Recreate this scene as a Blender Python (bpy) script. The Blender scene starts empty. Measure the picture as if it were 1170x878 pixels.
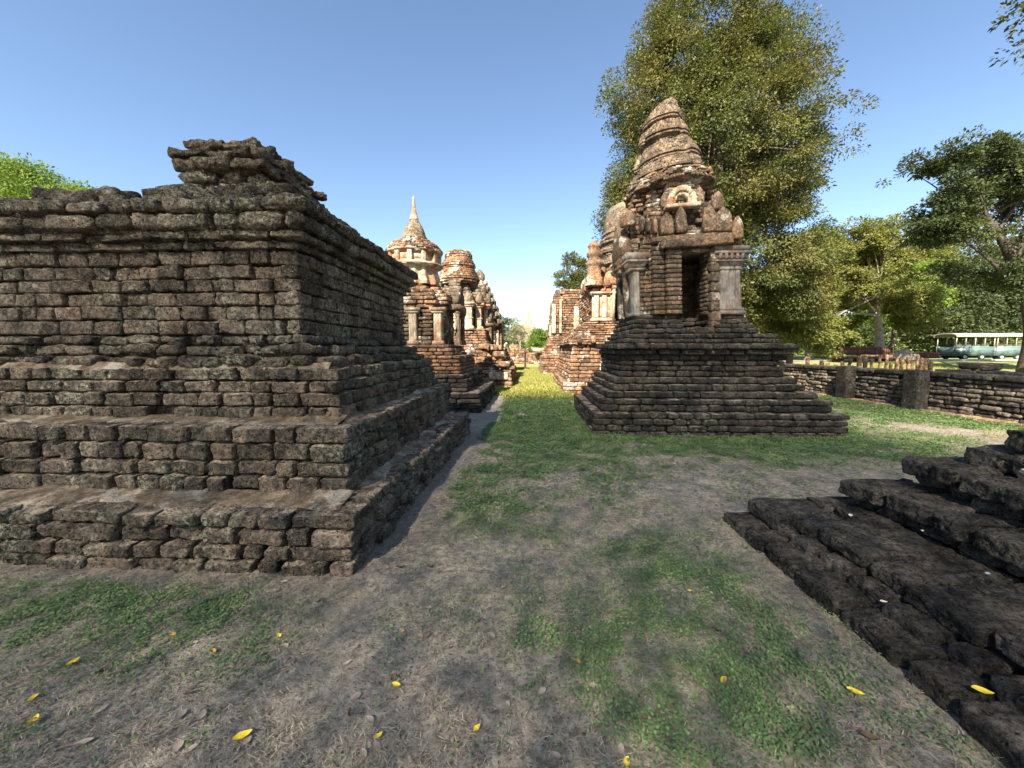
import bpy, math, random
import numpy as np
R = math.radians
rng = np.random.default_rng(7)
random.seed(7)
sc = bpy.context.scene

# ------------------------------------------------------------------ camera, sky, sun, exposure
H = 1.6
cam = bpy.data.cameras.new('camera')
cam.sensor_width = 36.0
cam.lens = 440.0 / 1170.0 * 36.0
cam.clip_start = 0.05
cam.clip_end = 6000
cam_o = bpy.data.objects.new('camera', cam)
sc.collection.objects.link(cam_o)
YAW, PIT = math.atan(20 / 440), math.atan(39 / 440)
cam_o.location = (0, 0, H)
cam_o.rotation_euler = (math.pi / 2 - PIT, 0, YAW)
sc.camera = cam_o

SUN_EL, SUN_AZ = R(40), R(20)          # sun behind the camera, a little to its left
world = bpy.data.worlds.new('World')
sc.world = world
world.use_nodes = True
wn = world.node_tree
wn.nodes.clear()
sky = wn.nodes.new('ShaderNodeTexSky')
sky.sky_type = 'NISHITA'
sky.sun_disc = False
sky.sun_elevation = SUN_EL
sky.sun_rotation = math.pi + SUN_AZ
sky.altitude = 60
sky.air_density = 1.0
sky.dust_density = 0.1
sky.ozone_density = 1.8
bg = wn.nodes.new('ShaderNodeBackground')
bg.inputs[1].default_value = 0.07
wo = wn.nodes.new('ShaderNodeOutputWorld')
wn.links.new(sky.outputs[0], bg.inputs[0])
wn.links.new(bg.outputs[0], wo.inputs[0])

sun = bpy.data.lights.new('sun', 'SUN')
sun.energy = 5.0
sun.angle = R(0.5)
sun.color = (1.0, 0.90, 0.76)
sun_o = bpy.data.objects.new('sun', sun)
sc.collection.objects.link(sun_o)
sun_o.location = (-8, -20, 30)
sun_o.rotation_euler = (math.pi / 2 - SUN_EL, 0, -SUN_AZ)

sc.view_settings.view_transform = 'Standard'
sc.view_settings.look = 'None'
sc.view_settings.gamma = 1.0
sc.view_settings.exposure = 1.85
sc.cycles.use_denoising = True
sc.cycles.max_bounces = 6
sc.cycles.diffuse_bounces = 3
sc.cycles.transmission_bounces = 3
sc.cycles.transparent_max_bounces = 6


# ------------------------------------------------------------------ noise
def _hash(ix, iy, iz, seed):
    h = (ix.astype(np.uint32) * np.uint32(374761393) + iy.astype(np.uint32) * np.uint32(668265263)
         + iz.astype(np.uint32) * np.uint32(2147483647) + np.uint32(seed * 974711 & 0xffffffff))
    h = (h ^ (h >> np.uint32(13))) * np.uint32(1274126177)
    h = h ^ (h >> np.uint32(16))
    h = h * np.uint32(2246822519)
    h = h ^ (h >> np.uint32(15))
    return h.astype(np.float32) / np.float32(4294967295.0)


def vnoise(p, scale, seed=0):
    q = np.asarray(p, dtype=np.float64) * scale + 1000.0
    i = np.floor(q).astype(np.int64)
    f = (q - i).astype(np.float32)
    f = f * f * (3 - 2 * f)
    x, y, z = i[:, 0], i[:, 1], i[:, 2]
    out = np.zeros(len(q), np.float32)
    for dx in (0, 1):
        wx = f[:, 0] if dx else 1 - f[:, 0]
        for dy in (0, 1):
            wy = f[:, 1] if dy else 1 - f[:, 1]
            for dz in (0, 1):
                wz = f[:, 2] if dz else 1 - f[:, 2]
                out += _hash(x + dx, y + dy, z + dz, seed) * wx * wy * wz
    return out * 2 - 1


def fbm(p, scale, octv=3, seed=0):
    s, a, t = 0, 1.0, 0
    for k in range(octv):
        s = s + a * vnoise(p, scale * 2.03 ** k, seed + k * 17)
        t += a
        a *= 0.5
    return s / t


def sstep(a, b, x):
    t = np.clip((x - a) / (b - a), 0, 1)
    return t * t * (3 - 2 * t)


# ------------------------------------------------------------------ objects and mesh collecting
def tag(o, label=None, cat=None, group=None, kind=None):
    if label: o['label'] = label
    if cat: o['category'] = cat
    if group: o['group'] = group
    if kind: o['kind'] = kind
    return o


def thing(name, loc, label, cat, group=None):
    o = bpy.data.objects.new(name, None)
    sc.collection.objects.link(o)
    o.location = loc
    o.empty_display_size = 0.3
    return tag(o, label, cat, group)


_TPL = {}


def tpl(nx, ny, nz):
    key = (nx, ny, nz)
    if key in _TPL: return _TPL[key]

    def line(n):
        t = np.linspace(-1, 1, n + 1)
        return np.sign(t) * np.abs(t) ** 0.72
    L = [line(nx), line(ny), line(nz)]
    V, F = [], []
    idx = {}

    def vid(p):
        k = tuple(np.round(p, 5))
        if k not in idx:
            idx[k] = len(V)
            V.append(p)
        return idx[k]
    for ax in range(3):
        u, v = (ax + 1) % 3, (ax + 2) % 3
        for s in (-1, 1):
            for a in range(len(L[u]) - 1):
                for b in range(len(L[v]) - 1):
                    q = []
                    for (i, j) in ((a, b), (a + 1, b), (a + 1, b + 1), (a, b + 1)):
                        p = [0, 0, 0]
                        p[ax], p[u], p[v] = s, L[u][i], L[v][j]
                        q.append(vid(np.array(p, float)))
                    if s < 0: q = q[::-1]
                    F.append(q)
    _TPL[key] = (np.array(V), np.array(F, dtype=np.int64))
    return _TPL[key]


class MB:
    """collects vertices, faces and a per-vertex tint in world space, then links them as ONE mesh object"""

    def __init__(self):
        self.V, self.F4, self.F3, self.T, self.n = [], [], [], [], 0
        self.bricks = {}

    def add(self, v, f, tint=0.5):
        v = np.asarray(v, float)
        f = np.asarray(f, dtype=np.int64)
        if len(v) == 0 or len(f) == 0: return
        self.V.append(v)
        (self.F4 if f.shape[1] == 4 else self.F3).append(f + self.n)
        t = np.full(len(v), tint) if np.isscalar(tint) else np.asarray(tint)
        self.T.append(t)
        self.n += len(v)

    def brick(self, c, half, yaw=0., tint=0.5, lod=(4, 3, 3), rad=0.03, tx=0., ty=0.):
        self.bricks.setdefault(lod, []).append((*c, *half, yaw, tint, rad, tx, ty))

    def flush(self, amp=0.012, freq=9.0, seed=0):
        for lod, recs in self.bricks.items():
            P, F = tpl(*lod)
            A = np.array(recs)
            N, Vn = len(A), len(P)
            c, h, yaw, tint, rad = A[:, 0:3], A[:, 3:6], A[:, 6], A[:, 7], A[:, 8]
            r = np.minimum(rad, h.min(1) * 0.85)[:, None, None]
            q = P[None] * h[:, None, :]
            lim = h[:, None, :] - r
            inner = np.clip(q, -lim, lim)
            d = q - inner
            nrm = np.linalg.norm(d, axis=2, keepdims=True)
            d = d / np.maximum(nrm, 1e-9)
            p = inner + d * r
            # small tilts
            tx, ty = A[:, 9][:, None], A[:, 10][:, None]
            p[:, :, 2] += p[:, :, 0] * tx + p[:, :, 1] * ty
            cs, sn = np.cos(yaw)[:, None], np.sin(yaw)[:, None]

            def rot(w):
                o = w.copy()
                o[:, :, 0] = w[:, :, 0] * cs - w[:, :, 1] * sn
                o[:, :, 1] = w[:, :, 0] * sn + w[:, :, 1] * cs
                return o
            p = rot(p) + c[:, None, :]
            d = rot(d)
            p = p.reshape(-1, 3)
            d = d.reshape(-1, 3)
            a = amp * min(1.0, 1.0)
            pp = p + np.repeat(rng.random((N, 3)) * 3, Vn, 0)
            off = fbm(pp, freq, 3, seed) * a + fbm(pp, freq * 3.1, 2, seed + 5) * a * 0.55
            if lod[0] >= 8:
                off -= np.maximum(0, vnoise(p, 42, 5) - 0.05) * 0.024
            p = p + d * off[:, None]
            f = (F[None] + (np.arange(N) * Vn)[:, None, None]).reshape(-1, 4)
            self.add(p, f, np.repeat(tint, Vn))
        self.bricks = {}

    def box(self, x0, x1, y0, y1, z0, z1, tint=0.5):
        v = [(x, y, z) for z in (z0, z1) for (x, y) in ((x0, y0), (x1, y0), (x1, y1), (x0, y1))]
        f = [(3, 2, 1, 0), (4, 5, 6, 7), (0, 1, 5, 4), (1, 2, 6, 5), (2, 3, 7, 6), (3, 0, 4, 7)]
        self.add(v, f, tint)

    def prism(self, poly, z0, z1, poly2=None, tint=0.5):
        poly = np.asarray(poly, float)
        p2 = poly if poly2 is None else np.asarray(poly2, float)
        n = len(poly)
        c1, c2 = poly.mean(0), p2.mean(0)
        v = [(*p, z0) for p in poly] + [(*p, z1) for p in p2] + [(*c1, z0), (*c2, z1)]
        q = [(i, (i + 1) % n, n + (i + 1) % n, n + i) for i in range(n)]
        t = [(n + i, n + (i + 1) % n, 2 * n + 1) for i in range(n)] + [((i + 1) % n, i, 2 * n) for i in range(n)]
        n0 = self.n
        self.add(v, q, tint)
        self.F3.append(np.array(t, dtype=np.int64) + n0)

    def lathe(self, cx, cy, prof, seg=40, amp=0.0, freq=4., tint=0.5, step=None, flute=0, fd=0.0):
        pr = [prof[0]]
        if step:
            for a, b in zip(prof[:-1], prof[1:]):
                m = max(1, int(math.hypot(b[0] - a[0], b[1] - a[1]) / step))
                for k in range(1, m + 1):
                    pr.append((a[0] + (b[0] - a[0]) * k / m, a[1] + (b[1] - a[1]) * k / m))
        else:
            pr = list(prof)
        pr = np.array(pr)
        th = np.arange(seg) * 2 * math.pi / seg
        rr = np.repeat(pr[:, 0], seg)
        zz = np.repeat(pr[:, 1], seg)
        tt = np.tile(th, len(pr))
        if flute:
            rr = rr * (1 + fd * np.sign(np.cos(tt * flute)) * np.abs(np.cos(tt * flute)) ** 0.5)
        v = np.stack([cx + rr * np.cos(tt), cy + rr * np.sin(tt), zz], 1)
        if amp:
            o = fbm(v, freq, 4, 3) * amp
            v[:, 0] += np.cos(tt) * o
            v[:, 1] += np.sin(tt) * o
            v[:, 2] += fbm(v, freq, 2, 9) * amp * 0.5
        f = []
        for i in range(len(pr) - 1):
            for j in range(seg):
                k = (j + 1) % seg
                f.append((i * seg + j, i * seg + k, (i + 1) * seg + k, (i + 1) * seg + j))
        self.add(v, f, tint)

    def tube(self, pts, rads, seg=8, tint=0.5):
        pts = np.asarray(pts, float)
        rads = np.asarray(rads, float) * np.ones(len(pts))
        n = len(pts)
        tan = np.gradient(pts, axis=0)
        tan /= np.maximum(np.linalg.norm(tan, axis=1, keepdims=True), 1e-9)
        ref = np.where(np.abs(tan[:, 2:3]) > 0.9, np.array([[1., 0, 0]]), np.array([[0, 0, 1.]]))
        ref = np.tile(ref.mean(0, keepdims=True), (n, 1))
        a = np.cross(tan, ref)
        bad = np.linalg.norm(a, axis=1) < 1e-3
        a[bad] = np.cross(tan[bad], np.array([0.3, 1, 0.2]))
        a /= np.linalg.norm(a, axis=1, keepdims=True)
        b = np.cross(tan, a)
        th = np.arange(seg) * 2 * math.pi / seg
        v = (pts[:, None] + rads[:, None, None] * (np.cos(th)[None, :, None] * a[:, None] + np.sin(th)[None, :, None] * b[:, None])).reshape(-1, 3)
        f = [(i * seg + j, (i + 1) * seg + j, (i + 1) * seg + (j + 1) % seg, i * seg + (j + 1) % seg)
             for i in range(n - 1) for j in range(seg)]
        self.add(v, f, tint)
        t0 = self.n - len(v)
        for ring, flip in ((0, False), (n - 1, True)):
            ids = t0 + ring * seg + np.arange(seg)
            t = [(ids[0], ids[i], ids[i + 1]) if flip else (ids[0], ids[i + 1], ids[i]) for i in range(1, seg - 1)]
            self.F3.append(np.array(t, dtype=np.int64))

    def slab(self, outline, origin, xdir, thick, tint=0.5, bulge=0.0):
        """outline in (u, w) with u along xdir (horizontal), w up; centred on origin, thickness along the normal"""
        xd = np.array([xdir[0], xdir[1], 0.]) / math.hypot(*xdir[:2])
        nd = np.array([xd[1], -xd[0], 0.])
        o = np.asarray(outline, float)
        n = len(o)
        O = np.asarray(origin, float)
        P = O + o[:, :1] * xd + o[:, 1:] * np.array([0, 0, 1.])
        c = o.mean(0)
        inn = O + (c + (o - c) * 0.82)[:, :1] * xd + (c + (o - c) * 0.82)[:, 1:] * np.array([0, 0, 1.])
        C = O + c[0] * xd + np.array([0, 0, c[1]])
        f1, f2 = nd * thick * 0.5, nd * (thick * 0.5 + thick * 0.25)
        V = np.concatenate([P + f1, inn + f2, P - f1, inn - f2, [C + nd * (thick * .75 + bulge)], [C - nd * (thick * .75 + bulge)]])
        q, t = [], []
        for i in range(n):
            k = (i + 1) % n
            q += [(i, k, n + k, n + i), (2 * n + k, 2 * n + i, 3 * n + i, 3 * n + k), (k, i, 2 * n + i, 2 * n + k)]
            t += [(n + i, n + k, 4 * n), (3 * n + k, 3 * n + i, 4 * n + 1)]
        n0 = self.n
        self.add(V, q, tint)
        self.F3.append(np.array(t, dtype=np.int64) + n0)

    def warp(self, fn):
        self.V = [fn(v) for v in self.V]

    def build(self, name, mat, parent=None, smooth=True, amp=0.012, freq=9., seed=0, fn=None, sharp=None):
        if self.bricks: self.flush(amp, freq, seed)
        if fn: self.warp(fn)
        V = np.concatenate(self.V) if self.V else np.zeros((0, 3))
        off = np.zeros(3)
        if parent is not None:
            off = np.array(world_loc(parent))
        V = V - off
        F4 = np.concatenate(self.F4) if self.F4 else np.zeros((0, 4), np.int64)
        F3 = np.concatenate(self.F3) if self.F3 else np.zeros((0, 3), np.int64)
        T = np.concatenate(self.T)
        me = bpy.data.meshes.new(name)
        n4, n3 = len(F4), len(F3)
        me.vertices.add(len(V))
        me.vertices.foreach_set('co', V.astype(np.float32).ravel())
        loops = np.concatenate([F4.ravel(), F3.ravel()]).astype(np.int32)
        me.loops.add(len(loops))
        me.loops.foreach_set('vertex_index', loops)
        me.polygons.add(n4 + n3)
        starts = np.concatenate([np.arange(n4) * 4, n4 * 4 + np.arange(n3) * 3]).astype(np.int32)
        me.polygons.foreach_set('loop_start', starts)
        at = me.attributes.new('tint', 'FLOAT', 'POINT')
        at.data.foreach_set('value', T.astype(np.float32))
        me.update(calc_edges=True)
        me.validate()
        if smooth:
            me.polygons.foreach_set('use_smooth', np.ones(len(me.polygons), bool))
        if sharp is not None:
            try:
                me.set_sharp_from_angle(angle=R(sharp))
            except Exception:
                pass
        me.materials.append(mat)
        o = bpy.data.objects.new(name, me)
        sc.collection.objects.link(o)
        if parent is not None:
            o.parent = parent
        return o


def world_loc(o):
    l = np.array(o.location)
    while o.parent is not None:
        o = o.parent
        l = l + np.array(o.location)
    return l


def rect(x0, x1, y0, y1):
    return [(x0, y0), (x1, y0), (x1, y1), (x0, y1)]


def redent(x0, x1, y0, y1, s, k=1):
    """rectangle with k stepped (indented) corners of step s"""
    pts = []
    def corner(cx, cy, dx, dy, order):
        # path along a stepped corner; dx, dy point outward
        out = []
        for i in range(k + 1):
            a = (cx - dx * s * (k - i), cy - dy * s * i) if order == 'yx' else (cx - dx * s * i, cy - dy * s * (k - i))
            out.append(a)
            if i < k:
                if order == 'yx':
                    out.append((cx - dx * s * (k - i), cy - dy * s * (i + 1)))
                else:
                    out.append((cx - dx * s * (i + 1), cy - dy * s * (k - i)))
        return out
    pts += corner(x0, y0, -1, -1, 'xy')
    pts += corner(x1, y0, 1, -1, 'yx')
    pts += corner(x1, y1, 1, 1, 'xy')
    pts += corner(x0, y1, -1, 1, 'yx')
    return pts


def ngon(cx, cy, r, n, ph=0.):
    return [(cx + r * math.cos(ph + 2 * math.pi * i / n), cy + r * math.sin(ph + 2 * math.pi * i / n)) for i in range(n)]


def inset(poly, d):
    p = np.asarray(poly, float)
    n = len(p)
    out = []
    for i in range(n):
        a, b, c = p[i - 1], p[i], p[(i + 1) % n]
        u = (b - a) / max(np.linalg.norm(b - a), 1e-9)
        v = (c - b) / max(np.linalg.norm(c - b), 1e-9)
        n1, n2 = np.array([u[1], -u[0]]), np.array([v[1], -v[0]])
        m = n1 + n2
        m = m / max(1e-6, 1 + n1 @ n2)
        out.append(b - m * d)
    return np.array(out)


def course(mb, poly, z0, z1, d=0.3, L=(0.22, 0.42), gap=0.012, jit=0.012, drop=0.0, lod=(4, 3, 3), rad=0.03,
           par=0, keep=None, lodf=None, core=True, hv=0.25, tilt=0.02, gx=1.0):
    """one course of individually shaped blocks laid round an outline"""
    p = np.asarray(poly, float)
    n = len(p)
    if core:
        ci = inset(p, min(d * 0.5, 0.12))
        mb.prism(ci, z0 - 0.005, z1 - 0.012, tint=0.25)
    cvx = []
    for i in range(n):
        a, b, c = p[i - 1], p[i], p[(i + 1) % n]
        cvx.append((b[0] - a[0]) * (c[1] - b[1]) - (b[1] - a[1]) * (c[0] - b[0]) > 1e-9)
    for i in range(n):
        a, b = p[i], p[(i + 1) % n]
        e = b - a
        ln = float(np.linalg.norm(e))
        if ln < 0.03: continue
        u = e / ln
        nm = np.array([u[1], -u[0]])
        yaw = math.atan2(u[1], u[0])
        s0 = d if (cvx[i] and par % 2 == 0 and ln > 2 * d and n < 14) else 0.0
        s1 = ln - (d if (cvx[(i + 1) % n] and par % 2 == 1 and ln > 2 * d and n < 14) else 0.0)
        t = s0
        ws = []
        while t < s1 - 1e-6:
            w = random.uniform(*L)
            if s1 - t - w < L[0] * 0.6: w = s1 - t
            if w > L[1] * 1.35: w = (s1 - t) / 2
            ws.append((t, w))
            t += w
        for (t, w) in ws:
            if drop and random.random() < drop: continue
            jn = random.uniform(-jit, jit) - (random.random() < 0.08) * jit * 2.5
            c2 = a + u * (t + w / 2) - nm * (d / 2 - jn)
            zj = random.uniform(-hv, hv) * 0.12 * (z1 - z0)
            if keep and not keep(c2[0], c2[1], (z0 + z1) / 2): continue
            g = gap * random.uniform(0.5, 1.6)
            lo = lodf(nm, c2) if lodf else lod
            mb.brick((c2[0], c2[1], (z0 + z1) / 2 + zj), (max(0.02, w / 2 - g * gx / 2), d / 2, (z1 - z0) / 2 - gap * 0.35),
                     yaw + random.uniform(-1, 1) * 0.02 * (jit / 0.012), random.random(), lo, rad * random.uniform(0.7, 1.3),
                     random.uniform(-tilt, tilt), random.uniform(-tilt, tilt))


# ------------------------------------------------------------------ materials
class NT:
    def __init__(self, name):
        self.m = bpy.data.materials.new(name)
        self.m.use_nodes = True
        self.t = self.m.node_tree
        self.t.nodes.clear()
        self.out = self.t.nodes.new('ShaderNodeOutputMaterial')
        tc = self.t.nodes.new('ShaderNodeTexCoord')
        self.co = tc.outputs['Object']

    def n(self, kind, **kw):
        nd = self.t.nodes.new(kind)
        for k, v in kw.items(): setattr(nd, k, v)
        return nd

    def put(self, sock, v):
        if isinstance(v, bpy.types.NodeSocket): self.t.links.new(v, sock)
        elif isinstance(v, (tuple, list)) and len(v) == 3 and sock.type == 'RGBA': sock.default_value = (*v, 1)
        else: sock.default_value = v

    def noise(self, scale, detail=4, rough=0.55, off=None, dist=0.0, stretch=None):
        nd = self.n('ShaderNodeTexNoise')
        co = self.co
        if off is not None or stretch is not None:
            mp = self.n('ShaderNodeMapping')
            self.put(mp.inputs[0], co)
            if off is not None: mp.inputs['Location'].default_value = (off, off * .7, off * 1.3)
            if stretch is not None: mp.inputs['Scale'].default_value = stretch
            co = mp.outputs[0]
        self.put(nd.inputs['Vector'], co)
        nd.inputs['Scale'].default_value = scale
        nd.inputs['Detail'].default_value = detail
        nd.inputs['Roughness'].default_value = rough
        nd.inputs['Distortion'].default_value = dist
        return nd.outputs[0]

    def vor(self, scale, feature='F1'):
        nd = self.n('ShaderNodeTexVoronoi', feature=feature)
        self.put(nd.inputs['Vector'], self.co)
        nd.inputs['Scale'].default_value = scale
        return nd.outputs['Distance']

    def ramp(self, v, a, b, lo=0., hi=1.):
        nd = self.n('ShaderNodeMapRange')
        nd.interpolation_type = 'SMOOTHSTEP'
        self.put(nd.inputs[0], v)
        for i, x in enumerate((a, b, lo, hi)): self.put(nd.inputs[i + 1], x)
        return nd.outputs[0]

    def math(self, op, a, b=0.0, clamp=False):
        nd = self.n('ShaderNodeMath', operation=op, use_clamp=clamp)
        self.put(nd.inputs[0], a)
        self.put(nd.inputs[1], b)
        return nd.outputs[0]

    def mix(self, f, a, b, blend='MIX'):
        nd = self.n('ShaderNodeMix', data_type='RGBA', blend_type=blend)
        self.put(nd.inputs[0], f)
        self.put(nd.inputs[6], a)
        self.put(nd.inputs[7], b)
        return nd.outputs[2]

    def attr(self, name):
        return self.n('ShaderNodeAttribute', attribute_name=name).outputs['Fac']

    def normal_z(self):
        g = self.n('ShaderNodeNewGeometry')
        s = self.n('ShaderNodeSeparateXYZ')
        self.put(s.inputs[0], g.outputs['Normal'])
        return s.outputs[2]

    def bump(self, h, dist, strength=1.0, base=None):
        b = self.n('ShaderNodeBump')
        b.inputs['Strength'].default_value = strength
        b.inputs['Distance'].default_value = dist
        self.put(b.inputs['Height'], h)
        if base is not None: self.put(b.inputs['Normal'], base)
        return b.outputs[0]

    def finish(self, col, rough=0.95, normal=None, spec=0.15, metal=0.0):
        p = self.n('ShaderNodeBsdfPrincipled')
        self.put(p.inputs['Base Color'], col)
        self.put(p.inputs['Roughness'], rough)
        self.put(p.inputs['Metallic'], metal)
        self.put(p.inputs['Specular IOR Level'], spec)
        if normal is not None: self.put(p.inputs['Normal'], normal)
        self.t.links.new(p.outputs[0], self.out.inputs[0])
        return self.m


def laterite(name, dark=(0.05, 0.042, 0.036), mid=(0.125, 0.095, 0.075), warm=(0.26, 0.13, 0.075), warm_a=0.25,
             lichen_a=0.5, dust_a=0.6, stucco_a=0.0, pore=1.0, fine=1.0, moss_a=0.0):
    k = NT(name)
    tint = k.attr('tint')
    big = k.noise(0.9, 5, 0.6)
    med = k.noise(6.5 * fine, 8, 0.68)
    fin = k.noise(42 * fine, 6, 0.7)
    v1 = k.vor(34 * fine)
    v2 = k.vor(85 * fine)
    col = k.mix(k.ramp(med, 0.38, 0.64), dark, mid)
    wm = k.math('ADD', k.math('MULTIPLY', k.ramp(big, 0.40, 0.68), 0.7), k.math('MULTIPLY', tint, 0.55))
    wm = k.math('MULTIPLY', k.ramp(wm, 0.35, 0.95), k.ramp(k.noise(11 * fine, 5, 0.6, 4.), 0.3, 0.7))
    col = k.mix(k.math('MULTIPLY', wm, warm_a * 2, True), col, warm)
    # black crust
    crust = k.ramp(k.noise(2.6, 7, 0.7, 9.), 0.50, 0.66)
    col = k.mix(k.math('MULTIPLY', crust, 0.6), col, tuple(c * 0.55 for c in dark))
    # per block lightness
    lig = k.ramp(tint, 0, 1, 0.72, 1.32)
    col = k.mix(1.0, col, k.n('ShaderNodeCombineXYZ').outputs[0], 'MULTIPLY') if False else col
    sc_ = k.n('ShaderNodeVectorMath', operation='SCALE')
    k.put(sc_.inputs[0], col)
    k.put(sc_.inputs['Scale'], lig)
    col = sc_.outputs[0]
    if lichen_a > 0:
        li = k.math('MULTIPLY', k.ramp(k.noise(24 * fine, 8, 0.75, 2.), 0.46, 0.60),
                    k.ramp(k.noise(1.7, 5, 0.65, 7.), 0.44, 0.66))
        li2 = k.math('MULTIPLY', k.ramp(k.noise(70 * fine, 4, 0.7, 5.), 0.54, 0.66), 0.45)
        li = k.math('MAXIMUM', li, li2)
        col = k.mix(k.math('MULTIPLY', li, lichen_a, True), col, (0.335, 0.325, 0.235))
    if moss_a > 0:
        mo = k.math('MULTIPLY', k.ramp(k.noise(5, 6, 0.7, 12.), 0.52, 0.68), k.ramp(k.noise(50, 4, 0.7, 3.), 0.4, 0.6))
        col = k.mix(k.math('MULTIPLY', mo, moss_a, True), col, (0.16, 0.115, 0.055))
    if stucco_a > 0:
        stv = k.math('ADD', k.noise(1.5, 7, 0.62, 15.), k.math('MULTIPLY', k.noise(9, 5, 0.6, 1.), 0.25))
        st = k.ramp(stv, 0.72 - 0.16 * stucco_a, 0.78 - 0.12 * stucco_a)
        scol = k.mix(k.ramp(k.noise(7, 6, 0.7, 22.), 0.36, 0.66), (0.56, 0.50, 0.40), (0.27, 0.235, 0.195))
        col = k.mix(st, col, scol)
    if dust_a > 0:
        up = k.ramp(k.normal_z(), 0.72, 0.97)
        du = k.math('MULTIPLY', up, k.ramp(k.noise(4.5, 7, 0.7, 31.), 0.40, 0.62))
        col = k.mix(k.math('MULTIPLY', du, dust_a, True), col, (0.44, 0.345, 0.245))
    pit = k.math('ADD', k.math('MULTIPLY', k.ramp(v1, 0.0, 0.42), 0.55), k.math('MULTIPLY', fin, 0.8))
    pit = k.math('ADD', pit, k.math('MULTIPLY', k.ramp(v2, 0.0, 0.4), 0.3))
    hol = k.math('MULTIPLY', k.ramp(v1, 0.08, 0.30, 0.25, 1.08), k.ramp(k.noise(26 * fine, 9, 0.78, 6.), 0.34, 0.66, 0.45, 1.6))  # pits darkened in colour, standing for dirt and shade inside them, plus random grain
    s2 = k.n('ShaderNodeVectorMath', operation='SCALE')
    k.put(s2.inputs[0], col)
    k.put(s2.inputs['Scale'], hol)
    nb = k.bump(pit, 0.034 * pore, 1.0)
    nb = k.bump(med, 0.05 * pore, 0.6, nb)
    return k.finish(s2.outputs[0], 0.96, nb, 0.12)


def stucco_mat(name, light=(0.60, 0.55, 0.46), dirty=(0.25, 0.22, 0.19), under=(0.22, 0.12, 0.07), under_a=0.5, dark_a=0.5):
    k = NT(name)
    n1 = k.noise(3.2, 8, 0.66)
    st = k.noise(5, 7, 0.65, 3., 0.0, (2.6, 2.6, 0.5))
    col = k.mix(k.ramp(n1, 0.38, 0.66), light, dirty)
    col = k.mix(k.math('MULTIPLY', k.ramp(st, 0.46, 0.70), dark_a, True), col, (0.085, 0.078, 0.07))
    col = k.mix(k.math('MULTIPLY', k.ramp(k.noise(2.4, 7, 0.7, 11.), 0.50, 0.58), under_a, True), col, under)
    tint = k.attr('tint')
    s = k.n('ShaderNodeVectorMath', operation='SCALE')
    k.put(s.inputs[0], col)
    k.put(s.inputs['Scale'], k.ramp(tint, 0, 1, 0.75, 1.2))
    nb = k.bump(k.noise(28, 8, 0.7), 0.02, 0.8)
    return k.finish(s.outputs[0], 0.93, nb, 0.15)


def leaf_mat(name, a, b, c=None, c_a=0.0, trans=0.35):
    k = NT(name)
    tint = k.attr('tint')
    col = k.mix(tint, a, b)
    if c: col = k.mix(k.math('MULTIPLY', k.ramp(k.noise(0.35, 4, 0.6), 0.42, 0.66), c_a, True), col, c)
    d = k.n('ShaderNodeBsdfPrincipled')
    k.put(d.inputs['Base Color'], col)
    d.inputs['Roughness'].default_value = 0.55
    d.inputs['Specular IOR Level'].default_value = 0.3
    t = k.n('ShaderNodeBsdfTranslucent')
    k.put(t.inputs[0], k.mix(0.35, col, (0.20, 0.24, 0.03)))
    mx = k.n('ShaderNodeMixShader')
    mx.inputs[0].default_value = trans
    k.t.links.new(d.outputs[0], mx.inputs[1])
    k.t.links.new(t.outputs[0], mx.inputs[2])
    k.t.links.new(mx.outputs[0], k.out.inputs[0])
    return k.m


def plain(name, col, rough=0.7, var=0.35, scale=6., spec=0.3, metal=0.0, bump=0.004):
    k = NT(name)
    n1 = k.noise(scale, 7, 0.65)
    c = k.mix(k.ramp(n1, 0.32, 0.68), tuple(x * (1 - var) for x in col), tuple(min(1, x * (1 + var * 0.6)) for x in col))
    return k.finish(c, rough, k.bump(k.noise(scale * 6, 5, 0.6), bump, 0.7), spec, metal)


M = {}
M['near'] = laterite('laterite_near', (0.052, 0.043, 0.036), (0.145, 0.113, 0.088), (0.27, 0.165, 0.105), 0.17, 0.9, 0.9, 0, 1.0, 1.0, 0.6)
M['dark'] = laterite('laterite_dark', (0.030, 0.0265, 0.0245), (0.095, 0.083, 0.073), (0.12, 0.08, 0.055), 0.10, 0.3, 0.10, 0, 1.5, 1.0, 0.0)
M['crust'] = laterite('laterite_crust', (0.050, 0.043, 0.036), (0.135, 0.110, 0.085), (0.27, 0.16, 0.095), 0.12, 0.95, 0.5, 0, 1.2, 1.0, 0.3)
M['base'] = laterite('laterite_base', (0.022, 0.0195, 0.017), (0.060, 0.051, 0.042), (0.11, 0.072, 0.048), 0.12, 0.3, 0.7, 0, 1.0, 0.8, 0.0)
M['tower'] = laterite('laterite_tower', (0.07, 0.053, 0.038), (0.175, 0.125, 0.086), (0.31, 0.165, 0.08), 0.34, 0.35, 0.4, 0.12, 1.0, 0.8, 0.0)
M['spire'] = laterite('stucco_spire', (0.082, 0.064, 0.047), (0.185, 0.142, 0.10), (0.26, 0.165, 0.095), 0.2, 0.35, 0.3, 0.0, 0.9, 0.6, 0.0)
M['red'] = laterite('laterite_red', (0.085, 0.052, 0.034), (0.235, 0.138, 0.085), (0.36, 0.175, 0.08), 0.4, 0.3, 0.35, 0.2, 1.0, 0.6, 0.0)
M['wall'] = laterite('laterite_wall', (0.06, 0.05, 0.042), (0.19, 0.155, 0.125), (0.25, 0.16, 0.10), 0.2, 0.4, 0.3, 0, 1.0, 0.8, 0.0)
M['stump'] = laterite('laterite_stump', (0.13, 0.08, 0.05), (0.34, 0.21, 0.13), (0.46, 0.26, 0.13), 0.4, 0.2, 0.3, 0, 1.0, 0.6, 0.0)
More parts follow.
